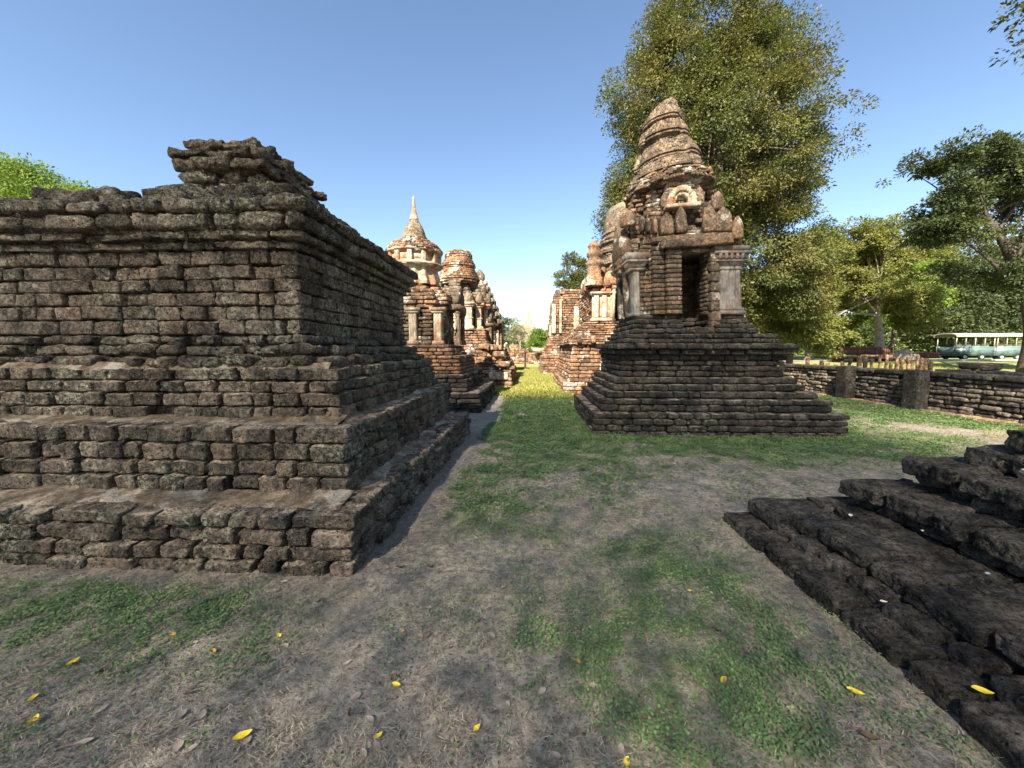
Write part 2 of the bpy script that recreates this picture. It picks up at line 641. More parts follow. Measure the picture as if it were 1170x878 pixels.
M['stucco'] = stucco_mat('old_stucco', (0.36, 0.325, 0.27), (0.15, 0.13, 0.11), (0.2, 0.12, 0.07), .8, 1.0)
M['stucco_cream'] = stucco_mat('cream_stucco', (0.50, 0.42, 0.30), (0.24, 0.185, 0.13), (0.28, 0.15, 0.085), 1.0, 0.55)  # cream stucco, warmer and paler than the two greyer ones
M['stucco_grey'] = stucco_mat('grey_stucco', (0.28, 0.25, 0.21), (0.12, 0.105, 0.09), (0.16, 0.105, 0.07), 0.8, 1.2)

# ------------------------------------------------------------------ ground
def terrain(x, y):
    z = 0.55 * sstep(26, 36, y) * sstep(20, 30, x)
    return z


def micro(x, y):
    p = np.stack([x, y, np.zeros_like(x)], 1)
    near = 1 - sstep(14, 22, np.hypot(x, y))
    return near * (fbm(p, 0.9, 3, 2) * 0.022 + fbm(p, 5.0, 3, 4) * 0.014)


def gauss(x, y, cx, cy, rx, ry):
    return np.exp(-(((x - cx) / rx) ** 2 + ((y - cy) / ry) ** 2))


def green(x, y):
    p = np.stack([x, y, np.zeros_like(x)], 1)
    n1 = fbm(p, 1.1, 4, 21)
    n2 = fbm(p, 4.0, 3, 33)
    aisle = sstep(-1.05, -0.55, x + n1 * 0.3) * sstep(3.6, 5.4, y + n1 * 0.9 - 0.35 * np.maximum(0, x)) * (1 - 0.4 * sstep(1.7, 3.2, x) * (1 - sstep(4.5, 5.6, y)))
    aisle *= (1 - 0.5 * gauss(x, y, 5.4, 5.4, 1.4, 0.8)) * (1 - 0.8 * gauss(x, y, 7.9, 8.0, 1.5, 0.8))
    aisle *= (1 - 0.65 * sstep(6.2, 7.4, x))
    patch = gauss(x + n1 * .22, y + n2 * .25, 1.08, 1.95, 0.52, 0.80) * 1.0
    patch2 = gauss(x + n1 * .3, y, .95, 3.0, 0.5, 0.5) * 0.3
    strip = gauss(x + n2 * .3, y + n1 * .16 + n2 * .1, -3.4, 2.18, 1.55, 0.26) * 1.1
    mid = gauss(x, y, -0.3, 3.7, 0.6, 0.6) * 0.45 + gauss(x, y, 0.1, 2.0, 0.5, 0.5) * 0.28
    wallside = gauss(x, y, 9.9, 10.8, 0.8, 3.0) * 0.8
    g = np.maximum.reduce([aisle * 1.0, patch, strip]) + patch2 + mid + wallside + 0.24
    g = g * (0.80 + n1 * 0.75 + n2 * 0.75)
    # trampled pale bands beside the steps
    g *= sstep(-1.04, -0.74, x + n2 * 0.1) + (x < -1.25)
    g *= 1 - 0.85 * gauss(x, y, -2.9, 2.5, 2.6, 0.10)
    g = np.maximum(g, sstep(13.2, 14.5, y + n1) * (0.85 + 0.3 * n1))
    return np.clip(g, 0, 1)


def geo(a, b, step, ratio):
    out, x, s = [], a, step
    while abs(x - a) < abs(b - a):
        s *= ratio
        x = x + math.copysign(s, b - a)
        out.append(x)
    return out


xs = np.array(sorted(geo(-8, -1800, 0.06, 1.16)) + list(np.arange(-8, 12.01, 0.055)) + geo(12, 1800, 0.06, 1.16))
ys = np.array(sorted(geo(0.9, -1500, 0.06, 1.2)) + list(np.arange(0.9, 17.01, 0.055)) + geo(17, 2500, 0.06, 1.12))
gx, gy = np.meshgrid(xs, ys)
fx, fy = gx.ravel(), gy.ravel()
gz = terrain(fx, fy) + micro(fx, fy)
nx_, ny_ = len(xs), len(ys)
ii = (np.arange(ny_ - 1)[:, None] * nx_ + np.arange(nx_ - 1)[None]).ravel()
gm = MB()
gm.add(np.stack([fx, fy, gz], 1), np.stack([ii, ii + 1, ii + 1 + nx_, ii + nx_], 1), green(fx, fy))


def ground_mat():
    k = NT('ground_earth')
    g = k.attr('tint')
    n1 = k.noise(1.6, 8, 0.68)
    n2 = k.noise(18, 9, 0.72)
    n3 = k.noise(75, 6, 0.75, 3.)
    straw = k.noise(30, 5, 0.7, 8., 1.5, (1.0, 3.2, 1.0))
    dirt = k.mix(k.ramp(n2, 0.34, 0.66), (0.20, 0.17, 0.137), (0.57, 0.49, 0.395))
    dirt = k.mix(k.math('MULTIPLY', k.ramp(n1, 0.48, 0.66), 0.55), dirt, (0.58, 0.50, 0.40))
    dirt = k.mix(k.math('MULTIPLY', k.ramp(straw, 0.56, 0.66), 0.45), dirt, (0.60, 0.52, 0.40))
    dirt = k.mix(k.math('MULTIPLY', k.ramp(n3, 0.55, 0.66), 0.75), dirt, (0.055, 0.043, 0.032))
    grass = k.mix(k.ramp(n3, 0.36, 0.64), (0.13, 0.17, 0.04), (0.31, 0.33, 0.085))
    grass = k.mix(k.math('MULTIPLY', k.ramp(k.noise(0.5, 6, 0.65, 5.), 0.45, 0.65), 0.55), grass, (0.40, 0.35, 0.12))
    f = k.math('ADD', g, k.math('MULTIPLY', k.math('SUBTRACT', n2, 0.5), 1.3))
    sp = k.n('ShaderNodeSeparateXYZ')
    k.put(sp.inputs[0], k.co)
    cover = k.ramp(sp.outputs[1], 4.0, 9.0, 0.16, 0.90)
    col = k.mix(k.math('MULTIPLY', k.ramp(f, 0.30, 0.75), cover), dirt, grass)
    h = k.math('ADD', k.math('MULTIPLY', n2, 1.0), k.math('MULTIPLY', n3, 0.6))
    return k.finish(col, 0.97, k.bump(h, 0.045, 1.0), 0.1)


tag(gm.build('ground', ground_mat()), kind='structure')

# ---- low ground cover: clover-like leaves and dry straw, one uncountable mass each
M['clover'] = leaf_mat('clover_leaves', (0.095, 0.165, 0.062), (0.22, 0.32, 0.125), None, 0, 0.25)
M['straw'] = leaf_mat('dry_straw', (0.22, 0.18, 0.125), (0.55, 0.47, 0.34), None, 0, 0.15)
M['blade'] = leaf_mat('grass_blades', (0.20, 0.22, 0.045), (0.42, 0.40, 0.11), None, 0, 0.3)


def scatter_pts(n, x0, x1, y0, y1, dens, ymin=1.2):
    x = rng.uniform(x0, x1, n)
    y = rng.uniform(y0, y1, n)
    k = rng.random(n) < dens(x, y)
    x, y = x[k], y[k]
    # inside the picture (with a margin) and not inside the masonry
    k = (np.abs(x) < y * 1.6 + 0.8)
    k &= ~((x < -1.27) & (x > -6.2) & (y > 2.53) & (y < 7.4))
    k &= ~((x > 1.25) & (x < 5.85) & (y > 7.2) & (y < 12.1))
    k &= ~((x > 1.84) & (y < 3.62 - 0.02 * x) & (x < 6))
    return x[k], y[k]


def leaf_quads(mb, x, y, z, ln, wd, yaw, pitch, tint, fold=0.25):
    """kite-shaped leaves: base, side, tip, side"""
    n = len(x)
    d = np.stack([np.cos(yaw) * np.cos(pitch), np.sin(yaw) * np.cos(pitch), np.sin(pitch)], 1)
    s = np.stack([-np.sin(yaw), np.cos(yaw), rng.uniform(-fold, fold, n)], 1)
    P = np.stack([x, y, z], 1)
    l, w = ln[:, None], wd[:, None]
    up = np.array([0, 0, 1.]) * (w * 0.25)
    V = np.stack([P, P + d * l * 0.5 + s * w * 0.5 + up, P + d * l, P + d * l * 0.5 - s * w * 0.5 + up], 1).reshape(-1, 3)
    F = np.arange(n * 4).reshape(n, 4)
    mb.add(V, F, np.repeat(tint, 4))


cl = MB()
for (n, y0, y1, x0, x1, size, hmax) in ((230000, 1.25, 3.7, -4.6, 3.0, 0.0165, 0.028), (300000, 3.7, 8.0, -1.4, 8.2, 0.027, 0.03), (200000, 8.0, 15.0, -1.3, 10.4, 0.045, 0.035)):
    x, y = scatter_pts(n, x0, x1, y0, y1, lambda a, b: np.clip(green(a, b) * 1.3 - 0.15, 0, 1) ** 1.35 * (0.25 + 0.85 * sstep(-.18, .12, fbm(np.stack([a, b, a * 0], 1), 6.5, 3, 77))))
    m = len(x)
    z = micro(x, y) + rng.uniform(0.002, hmax, m)
    leaf_quads(cl, x, y, z, size * rng.uniform(0.6, 1.35, m), size * rng.uniform(0.5, 1.0, m), rng.uniform(0, 6.28, m), rng.uniform(-0.25, 0.5, m), rng.random(m))
tag(cl.build('ground_cover', M['clover'], smooth=False), 'low green clover-like ground cover in patches on the bare earth', 'ground cover', kind='stuff')

st = MB()
for (n, y0, y1, x0, x1, ln) in ((260000, 1.25, 4.2, -5.0, 4.0, 0.036), (150000, 4.2, 9.5, -1.4, 9.5, 0.055)):
    x, y = scatter_pts(n, x0, x1, y0, y1, lambda a, b: np.clip(0.7 - green(a, b) * 0.55, 0.1, 1) * (0.35 + 0.65 * (fbm(np.stack([a, b, a * 0], 1), 3, 2, 8) > -0.1)))
    m = len(x)
    leaf_quads(st, x, y, micro(x, y) + rng.uniform(0.001, 0.012, m), ln * rng.uniform(0.5, 1.5, m), np.full(m, ln * 0.075) * rng.uniform(0.6, 1.6, m), rng.uniform(0, 6.28, m), rng.uniform(-0.08, 0.28, m), rng.random(m), 0.1)
tag(st.build('dry_straw', M['straw'], smooth=False), 'grey straw and dead grass lying over the bare earth', 'dry grass', kind='stuff')

db = MB()
x, y = scatter_pts(60000, -5.0, 4.0, 1.25, 6.0, lambda a, b: 0.5 + 0 * a)
m = len(x)
leaf_quads(db, x, y, micro(x, y) + rng.uniform(0.0, 0.008, m), rng.uniform(.006, .022, m), rng.uniform(.003, .010, m), rng.uniform(0, 6.28, m), rng.uniform(-.2, .4, m), rng.random(m), .3)
M['litter'] = leaf_mat('leaf_litter', (0.05, 0.036, 0.024), (0.20, 0.15, 0.10), None, 0, .05)
tag(db.build('leaf_litter', M['litter'], smooth=False), 'crumbled dark leaf litter and twigs strewn over the bare earth', 'litter', kind='stuff')

g2 = MB()
x, y = scatter_pts(60000, -1.2, 10.3, 6.5, 14.0, lambda a, b: np.clip(green(a, b) * 1.2 - 0.2, 0, 1))
m = len(x)
leaf_quads(g2, x, y, micro(x, y), .06 * rng.uniform(0.5, 1.3, m), .06 * rng.uniform(0.12, 0.25, m), rng.uniform(0, 6.28, m), rng.uniform(0.3, 1.3, m), rng.random(m), 0.2)
gb = MB()
for (n, y0, y1, x0, x1, ln) in ((90000, 12.5, 34.0, -1.3, 1.5, 0.13), (60000, 13, 34, 10.6, 32, 0.16)):
    x, y = scatter_pts(n, x0, x1, y0, y1, lambda a, b: np.clip(green(a, b) * 1.2 - 0.2, 0, 1))
    m = len(x)
    leaf_quads(gb, x, y, micro(x, y) + terrain(x, y), ln * rng.uniform(0.5, 1.3, m), ln * rng.uniform(0.12, 0.25, m), rng.uniform(0, 6.28, m), rng.uniform(0.3, 1.3, m), rng.random(m), 0.2)
# tufts along the foot of the masonry
for (xa, ya, xb, yb, n) in ((1.2, 7.12, 5.9, 7.14, 1500), (1.12, 7.2, 1.14, 10.5, 1200), (10.24, 7.5, 10.24, 16, 2600)):
    c_ = rng.integers(0, max(8, n // 26), n)
    t = np.clip(rng.random(max(8, n // 26))[c_] + rng.normal(0, .006, n), 0, 1)
    x, y = xa + (xb - xa) * t + rng.normal(0, .025, n), ya + (yb - ya) * t + rng.normal(0, .025, n)
    leaf_quads(g2, x, y, micro(x, y), rng.uniform(.02, .075, n), rng.uniform(.005, .011, n), rng.uniform(0, 6.28, n), rng.uniform(.5, 1.4, n), rng.random(n), .2)
M['short'] = leaf_mat('short_grass_blades', (0.11, 0.17, 0.05), (0.24, 0.30, 0.11), None, 0, 0.3)
tag(g2.build('short_grass', M['short'], smooth=False), 'short green grass round the foot of the leaning shrine', 'grass', kind='stuff')
tag(gb.build('grass', M['blade'], smooth=False), 'short yellow-green grass in the lane between the shrines', 'grass', kind='stuff')


# ------------------------------------------------------------------ trees
M['bark'] = plain('bark', (0.13, 0.105, 0.082), 0.95, 0.5, 9., 0.1, 0.0, 0.03)
M['bark_pale'] = plain('pale_bark', (0.30, 0.26, 0.21), 0.95, 0.4, 7., 0.1, 0.0, 0.03)
M['bark_dark'] = plain('dark_bark', (0.075, 0.06, 0.05), 0.95, 0.5, 8., 0.1, 0.0, 0.03)
M['leaf_big'] = leaf_mat('olive_leaves', (0.048, 0.074, 0.022), (0.135, 0.14, 0.038), (0.19, 0.135, 0.04), 0.5, 0.28)
M['leaf_gold'] = leaf_mat('golden_green_leaves', (0.12, 0.15, 0.035), (0.27, 0.27, 0.07), (0.20, 0.19, 0.06), 0.5, 0.4)
M['leaf_dark'] = leaf_mat('dark_leaves', (0.026, 0.042, 0.018), (0.075, 0.098, 0.036), (0.13, 0.145, 0.05), 0.4, 0.25)
M['leaf_bright'] = leaf_mat('bright_leaves', (0.11, 0.19, 0.028), (0.21, 0.30, 0.045), None, 0, 0.4)
M['leaf_far'] = leaf_mat('far_leaves', (0.07, 0.10, 0.03), (0.15, 0.18, 0.05), None, 0, 0.35)
M['leaf_pale'] = leaf_mat('pale_sparse_leaves', (0.22, 0.22, 0.11), (0.34, 0.31, 0.18), None, 0, 0.35)


def crown_mesh(blobs, nbough, per, leaf, br, seed, shell=0.55, gap=0.0, droop=0.0):
    """leaves gathered in flattened boughs that sit on the outer part of the crown's lobes"""
    r = np.random.default_rng(seed)
    mb = MB()
    BL = np.array(blobs, float)
    area = (BL[:, 3] * BL[:, 4] * BL[:, 5]) ** (2 / 3)
    C, O = [], []
    for b, n in zip(BL, np.maximum(2, (area / area.sum() * nbough * 1.5).astype(int))):
        d = r.normal(size=(n, 3))
        d /= np.linalg.norm(d, axis=1, keepdims=True)
        rad = (shell + (1 - shell) * r.random(n) ** 0.5) * np.clip(1 + 0.10 * r.normal(size=n), .8, 1.12)
        p_ = b[:3] + d * rad[:, None] * b[3:6]
        rad = rad * (1 + .38 * fbm(p_, .42, 2, seed + 9))
        C.append(b[:3] + d * rad[:, None] * b[3:6])
        O.append(d)
    C, O = np.concatenate(C), np.concatenate(O)
    q = np.min(np.linalg.norm((C[:, None] - BL[None, :, :3]) / BL[None, :, 3:6], axis=2), axis=1)
    k = (q > shell * 0.8) | (r.random(len(C)) < 0.25)
    if gap > 0: k &= vnoise(C, 0.5, seed + 3) > gap - 0.8
    C, O = C[k], O[k]
    n = len(C)
    size = br * r.uniform(0.6, 1.45, n)
    per_i = np.maximum(4, (per * (size / br) ** 2 * r.uniform(0.6, 1.3, n)).astype(int))
    idx = np.repeat(np.arange(n), per_i)
    m = len(idx)
    d = r.normal(size=(m, 3))
    d /= np.linalg.norm(d, axis=1, keepdims=True)
    d = d * (r.random(m) ** 0.45)[:, None] * np.array([1, 1, 0.55])
    P = C[idx] + d * size[idx][:, None]
    P[:, 2] -= (d[:, 0] ** 2 + d[:, 1] ** 2) * size[idx] * (0.25 + droop * 0.4)
    ax = d + O[idx] * 0.35 + r.normal(size=(m, 3)) * 0.45 + np.array([0, 0, -droop * .6])
    ax /= np.linalg.norm(ax, axis=1, keepdims=True)
    up = r.normal(size=(m, 3)) * 0.42 + np.array([0, 0, 0.75]) + O[idx] * 0.5
    s = np.cross(ax, up)
    s /= np.maximum(np.linalg.norm(s, axis=1, keepdims=True), 1e-6)
    nn = np.cross(s, ax)
    l = (leaf * r.uniform(0.6, 1.35, m))[:, None]
    w = l * r.uniform(0.36, 0.62, m)[:, None]
    V = np.stack([P, P + ax * l * .45 + s * w * .5 + nn * w * .14, P + ax * l, P + ax * l * .45 - s * w * .5 + nn * w * .14], 1).reshape(-1, 3)
    ct = r.random(n)
    tint = np.clip(ct[idx] * 0.55 + r.random(m) * 0.45, 0, 1)
    mb.add(V, np.arange(m * 4).reshape(m, 4), np.repeat(tint, 4))
    return mb, C


def bez(a, b, bend, n=7):
    t = np.linspace(0, 1, n)[:, None]
    a, b = np.array(a, float), np.array(b, float)
    m = (a + b) / 2 + np.array(bend)
    return (1 - t) ** 2 * a + 2 * t * (1 - t) * m + t ** 2 * b


def tree(name, label, cat, base, trunk, blobs, leafmat, bark, nclump=500, per=22, leaf=0.2, spread=0.5, seed=1, limbs=10,
         shell=0.55, gap=0.0, r0=0.35, group=None, droop=0.2, twigs=40, crown_fn=None):
    """trunk: points relative to base; blobs relative to base"""
    root = thing(name, base, label, cat, group)
    B = np.array(base, float)
    r = random.Random(seed)
    crown, C = crown_fn(B, seed) if crown_fn else crown_mesh([(b[0] + B[0], b[1] + B[1], b[2] + B[2], *b[3:]) for b in blobs], nclump, per, leaf, spread, seed, shell, gap, droop)
    tr = MB()
    T = np.array(trunk, float) + B
    nT = len(T)
    tt = np.linspace(0, 1, nT)
    fine_t = np.linspace(0, 1, nT * 4)
    TT = np.stack([np.interp(fine_t, tt, T[:, i]) for i in range(3)], 1)
    wob = np.stack([vnoise(TT, 0.6, seed), vnoise(TT, 0.6, seed + 1), np.zeros(len(TT))], 1) * r0 * 0.5
    wob[0] = 0
    rad = r0 * (1 - 0.62 * fine_t) + r0 * 0.5 * np.exp(-fine_t * 14)
    tr.tube(TT + wob, rad, 10)
    tips = []
    for i in range(limbs):
        k = int(len(TT) * r.uniform(0.45, 0.98))
        k = min(k, len(TT) - 1)
        tgt = C[r.randrange(len(C))]
        a = TT[k] + wob[k]
        pts = bez(a, a + (tgt - a) * 0.9, (r.uniform(-.6, .6), r.uniform(-.6, .6), r.uniform(0.1, 0.9)))
        rr = rad[k] * r.uniform(0.35, 0.6)
        tr.tube(pts, np.linspace(rr, rr * 0.2, 7), 6)
        tips.append((pts, rr))
    for i in range(twigs if tips else 0):
        pts, rr = tips[r.randrange(len(tips))]
        a = pts[r.randrange(3, 7)]
        tgt = C[np.argmin(np.linalg.norm(C - a + np.array([r.uniform(-1.5, 1.5), r.uniform(-1.5, 1.5), r.uniform(-1, 1.5)]), axis=1))]
        tr.tube(bez(a, tgt, (0, 0, r.uniform(-.1, .3)), 5), np.linspace(rr * .28, rr * .08, 5), 5)
    tr.build('trunk', bark, root)
    crown.build('crown', leafmat, root, smooth=False)
    return root


# ------------------------------------------------------------------ the big dark pedestal on the left
def courses(mb, zs, poly_fn, **kw):
    for i in range(len(zs) - 1):
        course(mb, poly_fn(i), zs[i], zs[i + 1], par=i, **kw)


def zlist(z0, z1, n, var=0.12):
    h = np.array([1 + random.uniform(-var, var) for _ in range(n)])
    return list(z0 + (z1 - z0) * np.concatenate([[0], np.cumsum(h) / h.sum()]))


HI, MID, LO = (15, 7, 8), (9, 5, 5), (4, 3, 3)


def lod_left(nm, c):
    if nm[1] < -0.5 or nm[0] > 0.5: return HI if math.hypot(*c) < 5.0 else MID
    return LO


ped = thing('ruined_pedestal', (-3.6, 4.93, 0), 'large dark stepped laterite pedestal with a broken stub on top, at left', 'ruin')
mb = MB()
courses(mb, zlist(-0.03, 0.43, 4), lambda i: [(-6.55, 2.55), (-1.24 + random.uniform(-.02, .02), 2.55), (-1.13, 7.3), (-6.55, 7.3)], d=0.46, L=(0.17, 0.38), jit=0.02, gap=0.014, gx=1.5, lodf=lod_left, rad=0.028, tilt=0.02, hv=0.3, drop=0.006)
mb.build('lower_step', M['near'], ped, amp=0.017, freq=8)
mb = MB()
courses(mb, zlist(0.43, 0.98, 4), lambda i: rect(-6.3, -1.46, 2.93 + 0.01 * i, 7.04), d=0.42, L=(0.16, 0.36), jit=0.018, gap=0.012, gx=1.5, lodf=lod_left, rad=0.024, tilt=0.02, hv=0.3, drop=0.006)
mb.build('middle_step', M['near'], ped, amp=0.016, freq=8)
mb = MB()
courses(mb, zlist(0.98, 1.44, 4), lambda i: rect(-6.12 + .02 * i, -1.64 - 0.02 * i, 3.26 + 0.02 * i, 6.82 - .02 * i), d=0.36, L=(0.16, 0.36), jit=0.018, gap=0.011, gx=1.5, lodf=lod_left, rad=0.022, tilt=0.025, hv=0.3, drop=0.008)
mb.build('upper_step', M['near'], ped, amp=0.016, freq=9)
mb = MB()
courses(mb, zlist(1.44, 1.74, 3), lambda i: rect(-5.95 + .09 * i, -1.80 - 0.10 * i, 3.36 + 0.035 * i, 6.70 - .07 * i), d=0.32, L=(0.14, 0.34), gx=1.5, jit=0.04, gap=0.018, lodf=lod_left, rad=0.05, tilt=0.09, hv=0.7, drop=0.02)
mb.build('worn_plinth', M['crust'], ped, amp=0.03, freq=8)
mb = MB()
courses(mb, zlist(1.74, 2.50, 6, 0.1), lambda i: rect(-5.7, -2.10, 3.47, 6.45), d=0.26, L=(0.16, 0.40), jit=0.016, gap=0.009, gx=1.4, lodf=lod_left, rad=0.018, tilt=0.03, hv=0.35)
mb.build('body', M['near'], ped, amp=0.014, freq=9)
mb = MB()
courses(mb, [2.50, 2.575, 2.65], lambda i: rect(-5.74 - .07 * i, -2.06 + 0.07 * i, 3.43 - .07 * i, 6.49 + .07 * i), d=0.3, L=(0.3, 0.6), jit=0.008, gap=0.006, lodf=lod_left, rad=0.02, tilt=0.06)
courses(mb, [2.65, 2.79, 2.91], lambda i: rect(-5.9 - .03 * i, -1.92 + 0.02 * i, 3.29 - .02 * i, 6.63 + .02 * i), d=0.4, L=(0.22, 0.5), jit=0.022, gap=0.012, lodf=lod_left, rad=0.045, tilt=0.05, hv=0.5)
mb.build('cornice', M['crust'], ped, amp=0.026, freq=8)
mb = MB()
courses(mb, [2.91, 3.02], lambda i: rect(-5.6, -2.06, 3.46, 6.4), d=0.42, L=(0.2, 0.5), jit=0.04, gap=0.02, lodf=lod_left, rad=0.05, tilt=0.09, hv=0.9, drop=0.04)
for (z0, z1, x0, x1, y0, y1) in ((3.02, 3.13, -3.72, -2.22, 3.60, 6.2), (3.13, 3.24, -3.72, -2.5, 3.78, 6.0)):
    course(mb, rect(x0, x1, y0, y1), z0, z1, d=0.5, L=(0.24, 0.5), jit=0.035, gap=0.016, lodf=lod_left, rad=0.05, tilt=0.07, hv=0.8)
mb.box(-3.6, -2.6, 4.0, 5.8, 2.9, 3.2, 0.2)
for (x, y, z, a, b, c) in ((-4.6, 3.75, 3.08, .16, .14, .06), (-4.25, 3.72, 3.07, .2, .15, .05), (-4.0, 3.7, 3.075, .15, .14, .055), (-3.8, 4.1, 3.1, .2, .16, .07)):
    mb.brick((x, y, z), (a, b, c), random.uniform(-.2, .2), random.random(), HI, 0.05, random.uniform(-.1, .1), 0.05)
mb.build('top_course', M['crust'], ped, amp=0.032, freq=8)
mb = MB()
for i, (z0, z1, o) in enumerate(((3.22, 3.34, -0.09), (3.34, 3.46, -0.05), (3.46, 3.58, 0.0), (3.58, 3.70, 0.06), (3.70, 3.82, 0.07), (3.82, 3.94, -0.02))):
    course(mb, rect(-3.93 - o, -2.97 + o, 4.30 - o, 5.52 + o), z0, z1, d=0.4, L=(0.17, 0.36), jit=0.055, gap=0.02, lod=HI, rad=0.055, tilt=0.10, hv=0.9, par=i, drop=0.05 if i == 5 else 0)
mb.box(-3.75, -3.15, 4.5, 5.4, 3.1, 3.9, 0.2)
mb.build('broken_stub', M['crust'], ped, amp=0.05, freq=7.5)

def soil_bank(mb, pts, nrm, z, w, h, seed):
    """a ragged wedge of soil lying in the angle of a step; pts: line along the riser, nrm: outward"""
    pts = np.asarray(pts, float)
    a, b = pts
    n = max(8, int(np.linalg.norm(b - a) / .035))
    t = np.linspace(0, 1, n)
    base = a + (b - a) * t[:, None]
    q = np.stack([base[:, 0], base[:, 1], np.full(n, z)], 1)
    ww = w * (0.65 + .55 * fbm(q, 2.2, 3, seed))
    hh = h * np.clip(0.5 + 1.0 * fbm(q, 1.6, 3, seed + 4), 0.03, 2)
    m = 9
    V, F = [], []
    for j in range(m):
        s_ = j / (m - 1)
        P = base + np.array(nrm) * (ww * s_ - .03)[:, None]
        zz = z + hh * (1 - s_) ** 1.6 + .006 - .03 * (s_ > .99)
        v = np.stack([P[:, 0], P[:, 1], zz], 1)
        v[:, 2] += fbm(v, 14, 3, seed + 7) * .008 * (s_ < .99)
        V.append(v)
    V = np.concatenate(V)
    F = [(j * n + i, j * n + i + 1, (j + 1) * n + i + 1, (j + 1) * n + i) for j in range(m - 1) for i in range(n - 1)]
    if (b - a)[0] * nrm[1] - (b - a)[1] * nrm[0] < 0: F = [f[::-1] for f in F]
    F = [f[::-1] for f in F] if False else F
    mb.add(V, F, .5)


def soil_mat():
    k = NT('step_soil')
    c = k.mix(k.ramp(k.noise(9, 8, .7), .36, .64), (0.14, 0.095, 0.055), (0.34, 0.265, 0.185))
    c = k.mix(k.ramp(k.noise(3, 7, .7, 5.), .50, .62), c, (0.56, 0.47, 0.36))
    c = k.mix(k.math('MULTIPLY', k.ramp(k.noise(60, 5, .7, 2.), .52, .62), .7), c, (0.075, 0.055, 0.03))
    return k.finish(c, .97, k.bump(k.noise(50, 7, .75), .03, 1.0), .1)


M['soil'] = soil_mat()
for (xf, xr, yf, yb, z, w, h, sd) in ((-6.3, -1.46, 2.93, 7.0, .425, .36, .075, 3), (-6.12, -1.66, 3.27, 6.8, .975, .26, .07, 13), (-5.95, -1.84, 3.38, 6.7, 1.44, .08, .05, 23)):
    mb = MB()
    soil_bank(mb, [(xf, yf), (xr + .05, yf)], (0, -1), z, w, h, sd)
    soil_bank(mb, [(xr, yf - .05), (xr, yb)], (1, 0), z, w * .6, h, sd + 1)
    mb.build('soil', M['soil'], ped)

# ------------------------------------------------------------------ stepped ruin in the right foreground
SL, SM = (22, 8, 14), (13, 6, 10)
ruin = thing('stepped_ruin', (3.6, 2.2, 0), 'low black stepped ruin of big flat slabs in the lower right corner', 'ruin')


def slab_row(mb, x0, x1, y1, y0, z0, z1, L, lod, jit=0.02, rad=0.026, tilt=0.035, along='y'):
    """a row of slabs running along y (or x) from y1 back to y0"""
    t = y1
    while t > y0:
        w = random.uniform(*L) * .7
        a = random.uniform(-jit, jit)
        if along == 'y':
            mb.brick(((x0 + x1) / 2 + a, t - w / 2, (z0 + z1) / 2 + random.uniform(-.012, .012)), (w / 2 - random.uniform(.008, .022), (x1 - x0) / 2 - .004, (z1 - z0) / 2), math.pi / 2 + random.uniform(-.03, .03), random.random(), lod, rad, random.uniform(-tilt, tilt), random.uniform(-tilt, tilt))
        t -= w


mb = MB()
slab_row(mb, 1.83, 2.20, 3.60, -1.2, -0.05, 0.105, (0.24, 0.55), SL)
mb.build('kerb_course', M['dark'], ruin, amp=0.014, freq=8)
mb = MB()
slab_row(mb, 2.05, 2.44, 3.20, -1.2, 0.03, 0.165, (0.22, 0.48), SL, 0.035)
slab_row(mb, 2.4, 3.2, 3.60, 2.6, 0.03, 0.17, (0.3, 0.5), SL, 0.02)
slab_row(mb, 3.2, 6.0, 3.60, 2.6, 0.03, 0.17, (0.4, 0.6), SM, 0.02)
mb.build('lower_course', M['dark'], ruin, amp=0.016, freq=8)
mb = MB()
mb.brick((2.30, 3.36, .165), (.22, .27, .068), math.pi / 2, .4, SL, .03)
slab_row(mb, 2.14, 2.84, 3.10, -1.2, 0.165, 0.275, (0.30, 0.60), SL, 0.045)
slab_row(mb, 2.56, 3.4, 3.58, 2.5, 0.16, 0.275, (0.34, 0.5), SL, 0.03)
slab_row(mb, 3.4, 6.0, 3.56, 2.5, 0.16, 0.275, (0.4, 0.6), SM, 0.03)
mb.build('second_course', M['dark'], ruin, amp=0.016, freq=8)
mb = MB()
slab_row(mb, 2.80, 3.3, 3.40, -1.2, 0.27, 0.36, (0.22, 0.42), SL, 0.05)
slab_row(mb, 2.72, 3.3, 3.44, -1.2, 0.36, 0.49, (0.28, 0.55), SL, 0.05)
slab_row(mb, 3.3, 6.0, 3.42, 1.9, 0.28, 0.48, (0.35, 0.55), SM, 0.04)
mb.build('third_course', M['dark'], ruin, amp=0.02, freq=8)
mb = MB()
slab_row(mb, 3.16, 3.7, 3.30, -1.0, 0.49, 0.59, (0.2, 0.40), SL, 0.06)
slab_row(mb, 3.06, 3.7, 3.30, -1.0, 0.59, 0.72, (0.28, 0.55), SL, 0.05)
slab_row(mb, 3.7, 5.6, 3.28, 1.5, 0.50, 0.71, (0.35, 0.5), SM, 0.04)
mb.build('fourth_course', M['dark'], ruin, amp=0.022, freq=8)
mb = MB()
slab_row(mb, 3.42, 4.2, 3.12, -0.6, 0.72, 0.87, (0.3, 0.5), SL, 0.05)
slab_row(mb, 3.50, 4.3, 2.96, -0.2, 0.87, 1.02, (0.25, 0.42), SL, 0.06)
mb.box(3.1, 5.4, -1.0, 2.9, 0.0, 0.46, 0.2)
mb.box(3.6, 5.2, -0.4, 2.7, 0.4, 0.84, 0.2)
mb.build('upper_course', M['dark'], ruin, amp=0.028, freq=8)

# ------------------------------------------------------------------ the leaning shrine on the right
shr = thing('leaning_shrine', (3.55, 9.5, 0), 'tall leaning brick shrine with a dark doorway on a stepped black base', 'shrine')


def lod_r(nm, c):
    return (7, 4, 3) if (nm[1] < -0.5 or nm[0] < -0.5) else LO


